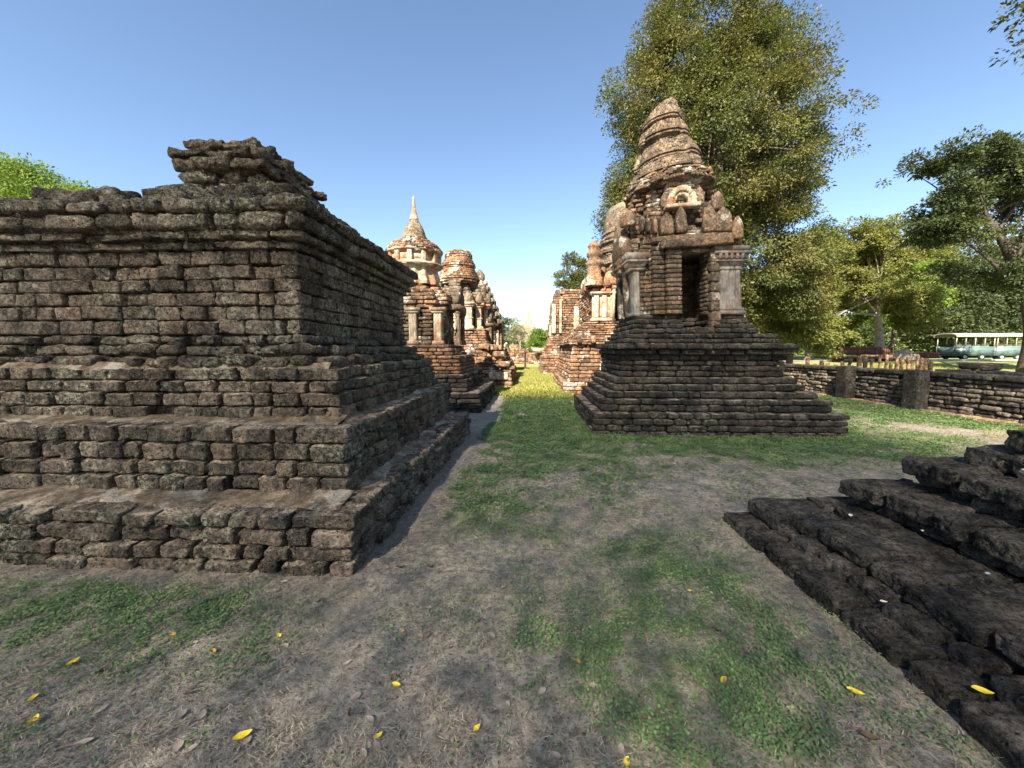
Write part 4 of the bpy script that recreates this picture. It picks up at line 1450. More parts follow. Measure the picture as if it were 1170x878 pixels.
AX0, AX1 = 3.16, 3.62
zs = zlist(2.6, 3.9, 12)
for i in range(12):
    course(mb, rect(2.34, AX0, 14.82, 16.2), zs[i], zs[i + 1], d=.3, par=i, **FK)
    course(mb, rect(AX1, 6.4, 14.82, 16.2), zs[i], zs[i + 1], d=.3, par=i, **FK)
    course(mb, rect(2.34, 6.4, 16.2, 18.9), zs[i], zs[i + 1], d=.3, par=i, **FK)
mb.build('cell', M['red'], ra, amp=0.014)
mb = MB()
for xa in (2.40, 2.70, 3.0):
    fluted(mb, xa, xa + .17, 14.70, .2, 2.82, 3.62, 2, .02, .95, 3)
for (xa, xb) in ((2.36, 2.58), (2.62, 2.86), (2.90, 3.12)):
    mb.prism(rect(xa - .02, xb + .04, 14.76, 14.9), 2.76, 3.66, None, .8)
bands(mb, 2.34, 3.12, 14.7, 14.95, [(2.68, 2.74, .06, .06), (2.74, 2.80, .04, .0), (3.62, 3.68, .0, .05), (3.68, 3.75, .07, .07)], .7)
mb.build('stucco_panel', M['stucco_cream'], ra, smooth=False)
mb = MB()
mb.prism(rect(3.06, 3.15, 14.6, 14.9), 2.6, 3.86, None, .4)
mb.prism(rect(3.63, 3.75, 14.6, 14.9), 2.6, 3.86, None, .7)
mb.prism(rect(3.04, 3.77, 14.58, 14.95), 3.86, 3.98, None, .4)
mb.build('door_frame', M['stucco_cream'], ra, smooth=False)
mb = MB()
mb.slab([(-.42, 0), (.42, 0), (.44, .12), (.30, .36), (.12, .58), (0, .74), (-.12, .58), (-.30, .36), (-.44, .12)], (3.4, 14.66, 3.98), (1, 0), .2, .4, 0.0)
mb.slab([(-.22, 0), (.22, 0), (.2, .16), (.1, .34), (0, .44), (-.1, .34), (-.2, .16)], (3.4, 14.54, 4.02), (1, 0), .08, .95, .02)
mb.build('pediment', M['red'], ra, smooth=False)
mb = MB()
for i in range(10):
    o = .0 + .055 * i + (.07 if i % 3 == 0 else 0) * -1
    course(mb, redent(2.36 + o, 6.4 - o, 14.86 + o, 18.9 - o, .4, 2), 3.9 + .13 * i, 4.03 + .13 * i, d=.5, par=i, **{**FK, 'jit': .05, 'lod': (5, 3, 3)})
for i in range(5):
    mb.slab(leafshape(.3, .5, 12, .3), (2.5 + .42 * i, 14.8, 3.98), (1, 0), .12, random.random())
    mb.slab(leafshape(.3, .5, 12, .3), (2.3, 15.1 + .5 * i, 3.98), (0, 1), .12, random.random())
mb.build('upper_storey', M['red'], ra, amp=0.035, smooth=True)
mb = MB()
CX, CY = 4.3, 16.9
for (z0, n, rs) in ((5.0, 4, (1.66, 1.62, 1.5, 1.4)), (5.4, 4, (1.42, 1.50, 1.48, 1.34)), (5.82, 4, (1.30, 1.42, 1.42, 1.28)), (6.24, 3, (1.2, 1.26, 1.18))):
    for i, r in enumerate(rs):
        course(mb, ngon(CX, CY, r, 26, .11 * i), z0 + .105 * i, z0 + .105 * (i + 1), d=.4, **{**FK, 'jit': .025, 'L': (.2, .4), 'gap': .012})
mb.lathe(CX, CY, [(1.16, 6.5), (1.18, 6.7), (1.16, 6.95), (1.08, 7.25), (.95, 7.48), (.66, 7.62), (.3, 7.66), (0, 7.68)], 48, .07, 2.6, .55, .05)
mb.lathe(CX, CY, [(1.5, 4.9), (1.2, 5.9), (1.1, 6.6)], 24, 0, 4, .3)
mb.build('spire', M['spire'], ra)
mb = MB()
mb.lathe(2.42, 14.95, [(.34, 4.0), (.34, 4.3), (.26, 4.36), (.27, 4.7), (.33, 4.76), (.35, 4.84), (.24, 4.92), (.24, 5.06), (.29, 5.1), (.29, 5.2), (.22, 5.26), (.22, 5.42), (.26, 5.46), (.2, 5.54), (.08, 5.66), (0, 5.68)], 16, .03, 5, .6, .06)
mb.build('turret', M['red'], ra)

rb = thing('flat_topped_shrine', (3.2, 27, 0), 'roofless flat-topped brick shrine with pale stucco strips, farther down the right of the lane', 'shrine')
mb = MB()
tier(mb, 0, 1.2, 7, .68, 6.2, 25.0, 30.0, .02, .5, L=(.3, .6))
tier(mb, 1.2, 2.5, 8, .95, 6.0, 25.3, 29.6, .05, .5, L=(.3, .6), jit=.04)
mb.build('base', M['red'], rb, amp=0.03)
mb = MB()
zs = zlist(2.5, 5.55, 20)
for i in range(20):
    o = .018 * i
    course(mb, rect(1.25 + o, 5.4 - o * .5, 25.75, 29.2), zs[i], zs[i + 1], d=.4, par=i, **{**FK, 'L': (.3, .6), 'jit': .03}, keep=(lambda x, y, z: not (z > 5.0 and x < 1.9)) if i > 15 else None)
mb.build('wall', M['red'], rb, amp=0.025)
for (xa, xb, za, zb) in ((1.46, 1.72, 2.7, 4.6), (1.95, 2.1, 2.7, 4.9), (2.9, 3.3, 2.7, 4.4), (1.3, 1.42, 2.5, 3.2)):
    mb = MB()
    fluted(mb, xa, xb, 25.64, .2, za, zb, 2, .02, .8, 4)
    mb.build('stucco_strip', M['stucco_cream'], rb, smooth=False)

# ------------------------------------------------------------------ far end of the lane
fw = thing('far_ruin_wall', (-1, 44, 0), 'low broken brown wall across the far end of the lane', 'wall')
mb = MB()
for (x0, x1, h) in ((-8, -2.2, 1.6), (-2.2, -1.2, 2.3), (-1.2, -.2, 1.75), (-.2, .9, 1.3), (.9, 3, 1.6), (3, 9, 1.4)):
    tier(mb, 0, h + random.uniform(-.1, .1), 7, x0, x1, 44, 45, .0, .5, L=(.4, .8), jit=.05)
mb.build('masonry', M['red'], fw, amp=.04)
wb = MB()
wb.brick((1.15, 43.2, 1.62), (.8, .3, .18), .1, .9, (6, 4, 4), .1)
o = wb.build('white_slab', M['stucco_cream'])
tag(o, 'pale slab lying on top of the low wall at the end of the lane', 'stone slab')
po = thing('dark_post', (-.35, 31, 0), 'slender dark post on a round foot standing in the far grass of the lane', 'post')
mb = MB()
mb.lathe(-.35, 31, [(.11, .1), (.08, .3), (.07, 1.25), (.12, 1.3), (.14, 1.4), (.09, 1.5), (.05, 1.68), (0, 1.7)], 12, .01, 5)
mb.build('shaft', M['bark_dark'], po)
mb = MB()
th = np.linspace(0, 2 * math.pi, 17)
mb.tube(np.stack([-.35 + .3 * np.cos(th), 31 + .3 * np.sin(th), 0 * th + .10], 1), .085, 8)
mb.lathe(-.35, 31, [(.2, 0), (.2, .1), (.1, .2), (0, .2)], 12)
mb.build('foot', M['bark_dark'], po)
fs = thing('distant_chedi', (-.3, 120, 0), 'pale distant bell-shaped shrine with a needle spire above the far trees', 'shrine')
mb = MB()
mb.lathe(-.3, 120, [(5.5, 0), (5.5, 3), (4.6, 3.2), (4.4, 5.5), (3.3, 6), (3.2, 6.8), (2.6, 7), (2.5, 7.6), (2.2, 8.6), (1.5, 9.6), (1.1, 9.9)], 24, .05, 2)
mb.build('bell', M['stucco_cream'], fs)
mb = MB()
mb.lathe(-.3, 120, [(1.1, 9.9), (1.15, 10.3), (.75, 10.5), (.5, 12), (.25, 14), (.06, 16.2), (0, 16.3)], 16)
mb.build('needle', M['stucco_cream'], fs)

# ------------------------------------------------------------------ boundary wall on the right, its posts, loose blocks on it
bw = thing('boundary_wall', (10.7, 10, 0), 'low dry-stone laterite wall running along the right edge of the grass', 'wall')
mb = MB()
zs = zlist(0.02, 0.90, 8)
for i in range(8):
    course(mb, [(10.45, 5.2), (11.05, 5.2), (11.05, 16.6), (10.45, 16.6)], zs[i], zs[i + 1], d=.3, L=(.2, .46), jit=.03, gap=.016, lod=(6, 4, 4), rad=.04, par=i, tilt=.05, hv=.6)
mb.build('masonry', M['wall'], bw, amp=.022)
mb = MB()
course(mb, [(10.40, 5.2), (11.1, 5.2), (11.1, 16.6), (10.40, 16.6)], .90, 1.03, d=.36, L=(.5, .95), jit=.02, gap=.012, lod=(9, 4, 4), rad=.03, tilt=.02)
mb.build('coping', M['dark'], bw, amp=.02)
mb = MB()
t = 5.2
while t < 16.5:
    w = random.uniform(.4, .8)
    mb.brick((10.38, t + w / 2, .0), (w / 2, .18, .05), math.pi / 2, random.random(), (6, 4, 3), .03)
    t += w
mb.build('footing', M['stump'], bw, amp=.02)
for (y, w, h, lab) in ((13.0, .46, 1.12, 'square laterite post against the boundary wall, the one nearer the leaning shrine'), (10.72, .46, 1.10, 'broad dark laterite post against the boundary wall, farther from the leaning shrine')):
    mb = MB()
    mb.brick((10.30, y, h / 2 - .03), (.15, w / 2, h / 2), 0, .3, (6, 8, 18), .03)
    o = mb.build('wall_post', M['base'] if y > 12 else M['dark'], None, amp=.02)
    tag(o, lab, 'stone post', 'posts of the boundary wall')
bl = [(11.0, 9.6, .3, .13, 'first'), (10.95, 9.0, .33, .12, 'second'), (10.9, 8.5, .26, .11, 'third')]
loose = [
    (11.6, 10.9, .50, .20, 1.00, 'long dark laterite block on the low heap behind the wall, left end of the heap'),
    (11.7, 10.2, .42, .20, 1.00, 'dark laterite block lying second from the left on the heap behind the wall'),
    (11.75, 10.6, .34, .18, 1.20, 'dark block perched on top of the heap of blocks behind the wall'),
    (11.8, 9.55, .36, .17, 1.00, 'dark laterite block in the middle of the heap behind the wall'),
    (11.9, 9.0, .36, .16, .99, 'rounded dark block near the right end of the heap behind the wall')]
hp = thing('block_heap', (12.0, 10, 0), 'low terrace of stacked laterite behind the boundary wall, carrying loose blocks', 'ruin')
mb = MB()
tier(mb, 0, .9, 6, 11.45, 12.6, 7.2, 11.6, .0, .4, L=(.3, .6))
mb.build('masonry', M['dark'], hp, amp=.02)
for (x, y, l, hh, z, lab) in loose:
    mb = MB()
    mb.brick((x, y, z - .03), (l, .24, hh / 2), math.pi / 2 + random.uniform(-.15, .15), random.random(), (9, 5, 4), .06)
    tag(mb.build('loose_block', M['dark'], None, amp=.03), lab, 'stone block', 'loose blocks behind the boundary wall')
mb = MB()
mb.brick((12.2, 8.15, 1.0), (.20, .16, .34), 0, .2, (5, 5, 8), .03)
tag(mb.build('upright_block', M['dark'], None, amp=.02), 'upright dark stone block standing behind the wall at the right edge of the view', 'stone block')

# ------------------------------------------------------------------ field of broken pillars
ordn = ['leftmost', 'second', 'third', 'fourth', 'fifth', 'sixth', 'seventh', 'eighth', 'ninth', 'tenth', 'eleventh', 'twelfth', 'thirteenth', 'fourteenth', 'fifteenth', 'sixteenth', 'seventeenth', 'eighteenth', 'nineteenth', 'twentieth', 'rightmost']
px = [906, 914, 921, 927, 936, 943, 950, 960, 966, 973, 981, 988, 993, 999, 1004, 1011, 1015, 1020, 1024, 1029, 1034]
ht = [1.15, .8, 1.1, .85, .8, 1.0, 1.1, 1.3, 1.25, 1.1, 1.25, 1.3, .95, 1.15, 1.1, 1.25, .9, 1.3, 1.2, 1.1, 1.0]
for i, (p_, h_) in enumerate(zip(px, ht)):
    Y = 22 + 2.4 * math.sin(i * 2.4) + .4 * math.cos(i * 5.1)
    X = (p_ - 605) / 445 * Y * 1.03
    mb = MB()
    w_ = random.uniform(.055, .085)
    n_ = max(2, int(h_ / .3))
    for j in range(n_):
        mb.brick((X + random.uniform(-.02, .02), Y, (j + .5) * h_ / n_ + terrain(np.array([X]), np.array([Y]))[0]), (w_ * random.uniform(.88, 1.06), w_, h_ / n_ / 2), random.uniform(-.1, .1), random.random(), (4, 4, 4), .03)
    lab = f'{ordn[i]} orange-brown laterite pillar stump from the left, in the field beyond the boundary wall' if 0 < i < 20 else f'{ordn[i]} orange-brown laterite pillar stump in the field beyond the boundary wall'
    tag(mb.build('pillar_stump', M['stump'], None, amp=.02), lab, 'pillar stump', 'pillar stumps in the field')
mb = MB()
for (x, z, w, h_) in ((17.9, .2, .5, .5),):
    mb.brick((18.35, 21.6, 1.28), (.5, .16, .06), 0.05, .7, (8, 4, 3), .05)
tag(mb.build('fallen_lintel', M['stump'], None, amp=.03), 'pale flat stone lying across two pillar stumps below the wooden railing', 'stone slab')
# ------------------------------------------------------------------ wooden railings
M['wood_red'] = plain('red_brown_wood', (0.11, 0.045, 0.032), 0.7, 0.4, 5.)


def railing(x0, x1, y, z0, z1, n, label):
    r = thing('railing', ((x0 + x1) / 2, y, z0), label, 'railing', 'red-brown wooden railings')
    mb = MB(); mb.box(x0, x1, y - .05, y + .05, z1 - .1, z1, .5); mb.build('top_rail', M['wood_red'], r, smooth=False)
    mb = MB(); mb.box(x0, x1, y - .04, y + .04, z0 + .18, z0 + .26, .5); mb.build('bottom_rail', M['wood_red'], r, smooth=False)
    mb = MB()
    for i in range(n):
        u = x0 + (x1 - x0) * (i + .5) / n
        w = .07 if i % 8 else .11
        mb.box(u - w, u + w, y - .03 - (.03 if i % 8 == 0 else 0), y + .03, z0 if i % 8 == 0 else z0 + .262, z1 - .102, random.random())
    mb.build('balusters', M['wood_red'], r, smooth=False)


railing(27.9, 32.4, 36, .98, 1.86, 24, 'long red-brown wooden railing of a footbridge beyond the pillar stumps')
mb = MB()
mb.box(27.8, 32.5, 35.8, 37.6, .80, .97, .5)
for x in (28.2, 30.1, 32.1):
    mb.box(x - .12, x + .12, 36.1, 37.2, .2, .80, .3)
tag(mb.build('footbridge_deck', M['wood_red'], None, smooth=False), 'dark wooden footbridge deck under the long red-brown railing', 'footbridge')
railing(35.6, 38.4, 38, .62, 1.35, 14, 'short low red-brown railing left of the green open-sided tram')
mb = MB()
for (x, z, r_) in ((33.6, .75, .55), (34.4, .7, .5), (33.9, 1.15, .35)):
    mb.brick((x, 36.5, z + .25), (r_, .4, r_ * .6), .2, .8, (6, 5, 5), .2)
tag(mb.build('boulder_pile', plain('pale_rock', (.40, .31, .27), .95, .35, 3., .1, 0, .03), None, amp=.08, freq=3), 'pale pinkish boulder between the two red-brown railings', 'boulder')

# ------------------------------------------------------------------ open-sided sightseeing tram
M['tram_green'] = None


def tram_paint():
    k = NT('tram_green_paint')
    s = k.n('ShaderNodeSeparateXYZ')
    k.put(s.inputs[0], k.co)
    n1 = k.noise(1.1, 6, 0.7)
    col = k.mix(k.ramp(n1, .42, .60), (0.05, 0.11, 0.085), (0.13, 0.19, 0.155))
    col = k.mix(k.ramp(k.noise(2.2, 7, .7, 4.), .55, .66), col, (0.10, 0.15, 0.06))
    hz = k.math('ADD', s.outputs[2], k.math('MULTIPLY', n1, .5))
    col = k.mix(k.ramp(hz, 1.18, 1.26), col, (0.12, 0.19, 0.18))
    return k.finish(col, .35, None, .4)


M['tram_green'] = tram_paint()
M['cream'] = plain('cream_paint', (0.42, 0.40, 0.32), 0.4, 0.15, 2.)
M['steel'] = plain('grey_steel', (0.42, 0.43, 0.42), 0.4, 0.2, 4., .4, .3)
M['rubber'] = plain('tyre_rubber', (0.02, 0.02, 0.02), 0.8, 0.3)
M['seat'] = plain('dark_seat', (0.06, 0.08, 0.08), 0.6, 0.3)
tz = .58
tram = thing('sightseeing_tram', (45.6, 42, tz), 'green open-sided sightseeing tram with a cream scalloped roof parked under trees on the right', 'tram')
TX = [(43.0, 46.75), (46.95, 49.7)]
Yf, Yb = 41.1, 42.9
for ci, (x0, x1) in enumerate(TX):
    b = MB()
    for y in (Yf, Yb):
        b.prism([(x0, y - .03), (x1, y - .03), (x1, y + .03), (x0, y + .03)], tz + .42, tz + 1.28, None, .5)
    for x in (x0 + .03, x1 - .03):
        b.box(x - .03, x + .03, Yf + .035, Yb - .035, tz + .42, tz + 1.28, .5)
    b.box(x0 + .035, x1 - .035, Yf + .035, Yb - .035, tz + .42, tz + .50, .3)
    bo = b.build('carriage' if ci == 0 else 'front_carriage', M['tram_green'], tram, smooth=False)
    for y in (Yf - .035, Yb + .035):
        t_ = MB()
        t_.box(x0 - .02, x1 + .02, y - .02, y + .02, tz + 1.28, tz + 1.34, .6)
        t_.build('trim', M['cream'], bo, smooth=False)
    npost = 5 if ci == 0 else 4
    for i in range(npost):
        for y in (Yf, Yb):
            p = MB()
            u = x0 + .05 + (x1 - x0 - .1) * i / (npost - 1)
            p.box(u - .035, u + .035, y - .03, y + .03, tz + 1.285, tz + 2.48, .6)
            p.build('post', M['cream'], tram, smooth=False)
    for i in range(4 if ci == 0 else 3):
        s = MB()
        u = x0 + .5 + .85 * i
        s.box(u - .25, u + .25, Yf + .12, Yb - .12, tz + .70, tz + .95, .5)
        s.box(u + .20, u + .30, Yf + .12, Yb - .12, tz + .952, tz + 1.55, .5)
        s.build('seat', M['seat'], tram, smooth=False)
r_ = MB()
n = 40
arcp = [(-1.08, 2.48), (-1.06, 2.58), (-.7, 2.68), (0, 2.73), (.7, 2.68), (1.06, 2.58), (1.08, 2.48)]
prof2 = arcp + [(a * .96, b - .06) for a, b in arcp[::-1]]
V = [(x, 42 + a, tz + b) for x in (42.8, 49.9) for a, b in prof2]
m = len(prof2)
q = [(i, (i + 1) % m, m + (i + 1) % m, m + i) for i in range(m)]
r_.add(V, q, .6)
for e in (0, m):
    q = [(e + i, e + i + 1, e + m - 2 - i, e + m - 1 - i) for i in range(m // 2 - 1)]
    r_.add(V, [tuple(c) for c in q], .6)
ro = r_.build('roof', M['cream'], tram, smooth=False)
for y in (42 - 1.10, 42 + 1.10):
    v_ = MB()
    for i in range(36):
        u = 42.8 + 7.1 * (i + .5) / 36
        w = 7.1 / 72
        o_ = [(-w, .12), (-w, .0), (-w * .7, -.06), (0, -.09), (w * .7, -.06), (w, 0), (w, .12)]
        v_.slab(o_[::-1], (u, y, tz + 2.40), (1, 0), .016, .7)
    v_.build('scalloped_valance', M['cream'], ro, smooth=False)
for (x) in (44.0, 45.6, 47.5, 49.0):
    for y in (Yf + .02, Yb - .02):
        w_ = MB()
        th = np.linspace(0, 2 * math.pi, 25)
        w_.tube(np.stack([x + .24 * np.cos(th), 0 * th + y, tz + .33 + .24 * np.sin(th)], 1), .09, 8)
        wo_ = w_.build('wheel', M['rubber'], tram)
        hb = MB()
        hb.tube([(x, y - .06, tz + .33), (x, y + .06, tz + .33)], .19, 14)
        hb.build('hub', M['steel'], wo_)
ch = MB()
ch.box(43.2, 49.5, Yf + .35, Yb - .35, tz + .26, tz + .40, .3)
ch.box(46.2, 46.8, 41.9, 42.1, tz + .3, tz + .38, .3)
ch.build('chassis', M['rubber'], tram, smooth=False)

# the kerb and road the tram stands on
rd = MB()
rd.box(24, 140, 39.6, 46, .3, .566, .4)
tag(rd.build('road', plain('park_road', (.16, .15, .14), .95, .2, 2., .1)), kind='structure')
kb = MB()
kb.box(30, 140, 39.3, 39.597, .3, .70, .6)
tag(kb.build('kerb', plain('pale_kerb', (.42, .40, .36), .95, .2, 2., .1)), kind='structure')

# ------------------------------------------------------------------ trees
tree('tall_tree', 'very tall dense olive-green tree rising behind the leaning shrine', 'tree', (11.3, 24.5, 0),
     [(0, 0, 0), (.2, 0, 4), (0, .2, 9), (-.3, 0, 15), (0, 0, 20)],
     [(-1.4, 0, 19.8, 3.5, 3.8, 4.0), (-3.2, 0, 16.5, 3.2, 3.4, 4.2), (1.5, 0, 16.2, 2.9, 3.4, 4.2), (0, -1, 13.5, 4.8, 4.4, 4.8), (-4.2, .5, 11.8, 2.7, 2.8, 3.4), (3.4, .5, 12.2, 2.4, 2.8, 3.0), (-4.9, 0, 8.8, 1.9, 2.2, 2.6),
      (-1.5, 0, 8, 3.4, 3.4, 3.6), (2.6, -.5, 7.6, 2.9, 3.0, 3.2), (4.2, -.6, 5.4, 1.8, 2.0, 2.2), (1.0, 1.0, 4.5, 2.6, 2.4, 2.2)],
     M['leaf_big'], M['bark'], 1900, 150, .145, .66, 11, 26, .55, .10, .55, droop=.4, twigs=60)
tree('bushy_tree', 'low golden-green bushy tree beside the right flank of the leaning shrine', 'tree', (17.6, 27, 0),
     [(0, 0, 0), (.1, 0, 2.5), (0, .2, 5)],
     [(-.6, 0, 7.6, 2.0, 2.0, 2.0), (-1.2, 0, 5.2, 1.9, 1.8, 2.0), (1.0, 0, 5.2, 1.8, 1.8, 1.9), (-.2, -.5, 3.0, 2.2, 1.6, 1.4), (2.1, 0, 2.9, 1.4, 1.2, 1.4)],
     M['leaf_gold'], M['bark'], 380, 100, .18, .46, 21, 10, .35, .62, .22)
tree('spreading_tree', 'golden-green spreading tree with a thick leaning trunk above the wooden railing', 'tree', (34.0, 39, .5),
     [(0, 0, 0), (-.2, 0, 2.5), (-.8, 0, 5.5), (-1.6, 0, 9)],
     [(-2, 0, 11.4, 3.0, 2.8, 2.4), (-4.6, 0, 9.0, 2.6, 2.6, 2.4), (.6, 0, 9.4, 3.0, 2.8, 2.6), (-2.4, -.6, 7.0, 3.2, 2.6, 2.0), (1.8, -.4, 6.0, 2.2, 2.2, 1.8), (-5.8, 0, 6.2, 2.0, 2.0, 1.9), (3.2, 0, 4.2, 1.8, 1.8, 1.3), (-6.4, 0, 3.6, 1.6, 1.6, 1.3)],
     M['leaf_gold'], M['bark_pale'], 800, 95, .22, .58, 23, 18, .3, .72, .42)
tree('slim_tree', 'slim golden-green tree with a bare lower trunk left of the footbridge railing', 'tree', (27.8, 40, .5),
     [(0, 0, 0), (.15, 0, 3), (-.2, 0, 8)],
     [(0, 0, 10.6, 2.1, 2.2, 2.2), (-1.4, 0, 8.2, 2.2, 2.0, 1.8), (1.6, 0, 8.0, 2.1, 1.9, 1.8), (.2, 0, 5.6, 2.2, 1.7, 1.3), (-2.2, 0, 5.4, 1.4, 1.3, 1.2)],
     M['leaf_gold'], M['bark'], 360, 95, .22, .55, 25, 11, .3, .7, .2)
tree('slim_tree', 'slim dark-stemmed tree behind the middle of the footbridge railing', 'tree', (32.4, 44, .5),
     [(0, 0, 0), (.3, 0, 3), (.9, 0, 8)],
     [(.6, 0, 9.0, 2.4, 2.2, 2.2), (-.8, 0, 7.0, 2.0, 2.0, 1.6), (1.9, 0, 7.0, 2.2, 1.9, 1.6)],
     M['leaf_gold'], M['bark_dark'], 330, 95, .23, .55, 27, 10, .3, .7, .2)
tree('sunlit_tree', 'bright sunlit green tree standing behind the left end of the tram', 'tree', (43.0, 48, .5),
     [(0, 0, 0), (.2, 0, 3), (-.2, 0, 7)],
     [(0, 0, 9.6, 3.2, 3.0, 2.4), (-2.6, 0, 7.4, 2.6, 2.4, 2.2), (2.6, 0, 7.2, 2.6, 2.4, 2.0), (-.6, -.5, 5.2, 3.2, 2.4, 1.5)],
     M['leaf_bright'], M['bark'], 340, 110, .25, .68, 29, 9, .4, .55, .25)
tree('shady_tree', 'dark green shady tree filling the space behind the tram', 'tree', (55, 52, .5),
     [(0, 0, 0), (.2, 0, 3), (-.2, 0, 8)],
     [(0, 0, 9.5, 5, 4, 4), (-5, 0, 6.5, 4.2, 3.4, 3), (4, 0, 6, 4, 3.4, 3), (-2, -1, 4.2, 4.8, 3, 2.2), (6, 0, 10, 4, 4, 4)],
     M['leaf_dark'], M['bark_dark'], 420, 150, .33, 1.1, 31, 9, .4, .2, .1)
tree('crooked_tree', 'big dark-leaved tree with a crooked forking trunk at the right edge', 'tree', (32.6, 26.5, .3),
     [(0, 0, 0), (-.1, 0, 1.6), (-.7, 0, 3.6), (-1.5, 0, 5.6), (-2.6, 0, 8.0), (-3.8, 0, 10)],
     [(-7.6, 0, 12.6, 2.4, 2.2, 1.5), (-5.6, 0, 11.0, 2.8, 2.4, 1.8), (-3.2, 0, 12.6, 2.8, 2.6, 1.9), (-.4, 0, 13.4, 3.0, 2.8, 2.4), (-4.4, 0, 8.6, 2.4, 2.0, 1.3), (-1.0, .5, 10.0, 2.6, 2.2, 1.7), (1.2, 0, 8.2, 2.4, 2.2, 2.2), (3.5, 0, 11.5, 4, 3, 4), (2.2, .3, 5.0, 1.8, 1.6, 1.8), (-3.2, .4, 6.4, 2.0, 1.8, 1.2), (-6.4, 0, 9.2, 1.8, 1.6, 1.0), (-2.6, -.4, 5.2, 1.9, 1.6, 1.3), (0.2, -.7, 6.8, 2.2, 1.6, 1.7), (-5.0, 0, 6.6, 1.7, 1.5, 1.2)],
     M['leaf_dark'], M['bark_dark'], 1350, 95, .20, .52, 33, 24, .3, .62, .46, twigs=90)
tree('rain_tree', 'bright green flat-topped tree showing over the left end of the dark pedestal', 'tree', (-26.3, 18.5, -.4),
     [(0, 0, 0), (.3, 0, 3), (0, 0, 7)],
     [(1.2, 0, 9.4, 3.6, 3.4, 1.3), (-2.8, 0, 9.6, 3.6, 3.4, 1.4), (-.5, .5, 10.3, 3.2, 3.0, 1.0), (3.0, 0, 8.4, 2.0, 2.2, 1.0), (-5, 0, 8.5, 3, 3, 1.4)],
     M['leaf_bright'], M['bark'], 330, 170, .15, .6, 35, 12, .45, .2, .15)
tree('thin_treetop', 'small blue-green tree showing above the flat-topped shrine', 'tree', (6.6, 60, 0),
     [(0, 0, 0), (.2, 0, 6), (0, 0, 13)],
     [(0, 0, 14.6, 1.6, 1.6, 1.5), (-1.2, 0, 12.6, 1.7, 1.5, 1.2), (1.5, 0, 13, 1.6, 1.5, 1.4), (0, 0, 11, 2.2, 2, 1.3)],
     M['leaf_big'], M['bark'], 70, 90, .3, .7, 37, 9, .5, .25, .25)
tree('pale_tree', 'nearly leafless pale tree at the far end of the lane', 'tree', (-1.5, 58, 0),
     [(0, 0, 0), (.1, 0, 2.5), (0, 0, 5)],
     [(0, 0, 5.4, 1.8, 1.6, 1.5), (-.9, 0, 3.8, 1.3, 1.2, 1.1), (1.0, 0, 4.0, 1.3, 1.2, 1.2)],
     M['leaf_pale'], M['bark_pale'], 60, 40, .17, .5, 39, 16, .5, .3, .14, twigs=60)
tree('round_bush', 'round bright yellow-green bush tree at the far end of the lane', 'tree', (1.4, 52, 0),
     [(0, 0, 0), (.1, 0, 1.4), (0, 0, 2.6)],
     [(0, 0, 3.6, 1.5, 1.4, 1.0), (-.7, 0, 2.7, 1.0, 1.0, .8), (.8, 0, 2.7, 1.0, 1.0, .8)],
     M['leaf_bright'], M['bark'], 90, 70, .2, .42, 41, 6, .5, .2, .14)
tree('distant_tree', 'dark distant tree half hidden behind the tiered tower', 'tree', (-4.2, 75, 0),
     [(0, 0, 0), (.1, 0, 3), (0, 0, 6)],
     [(0, 0, 5.6, 2.4, 2.2, 2.2), (-1.8, 0, 4.2, 1.8, 1.8, 1.8), (1.6, 0, 4, 1.8, 1.8, 1.5)],
     M['leaf_dark'], M['bark'], 80, 70, .32, .7, 43, 6)

for i_, (x_, y_, h_, lab_) in enumerate(((37.5, 52, 15.5, 'tall leafy green tree rising behind the gap between the bushy and the spreading tree'), (47.5, 53, 17, 'tall leafy green tree rising behind the spreading tree'),
                                     (57, 55, 17, 'tall leafy green tree rising behind the roof of the tram'), (29.0, 53, 12, 'leafy green tree beyond the slim tree left of the footbridge'), (68, 54, 18, 'tall leafy green tree behind the crooked tree at the right edge'))):
    tree('leafy_tree', lab_, 'tree', (x_, y_, .5), [(0, 0, 0), (.2, 0, h_ * .3), (-.2, 0, h_ * .75)],
         [(0, 0, h_ - 2.6, 3.2, 3, 2.6), (-2.8, 0, h_ - 5.2, 3.0, 2.8, 2.8), (2.8, 0, h_ - 5.4, 3.0, 2.8, 2.8), (0, -.5, h_ - 7, 4.2, 3, 3), (-3, -.4, h_ - 9.4, 2.6, 2.4, 2.2), (2.8, -.5, h_ - 9.6, 2.8, 2.4, 2.4)],
         M['leaf_gold'] if i_ != 2 else M['leaf_big'], M['bark'], 420, 90, .27, .72, 81 + i_, 12, .35, .55, .26)

# far wood closing the park
tl = MB()
blobs = []
r9 = random.Random(5)
for i in range(92):
    x = 14 + i * 1.7
    blobs.append((x, 78 + r9.uniform(-6, 8), r9.uniform(1.5, 5), r9.uniform(2.6, 4), 3, r9.uniform(3, 5.4)))
for i in range(28):
    x = -90 + i * 3.3
    blobs.append((x, 95 + r9.uniform(-6, 8), r9.uniform(1, 3.0), r9.uniform(2.4, 3.8), 3, r9.uniform(2.0, 3.2)))
m_, _ = crown_mesh(blobs, 2300, 70, .6, 1.4, 51, .35)
tag(m_.build('far_treeline', M['leaf_far'], None, smooth=False), 'hazy green wood along the far edge of the park', 'wood', kind='stuff')

# tall trees behind the viewer whose shade lies over the forecourt


SHADE_X = [-14.0, -5.2, 3.4, 12.0]


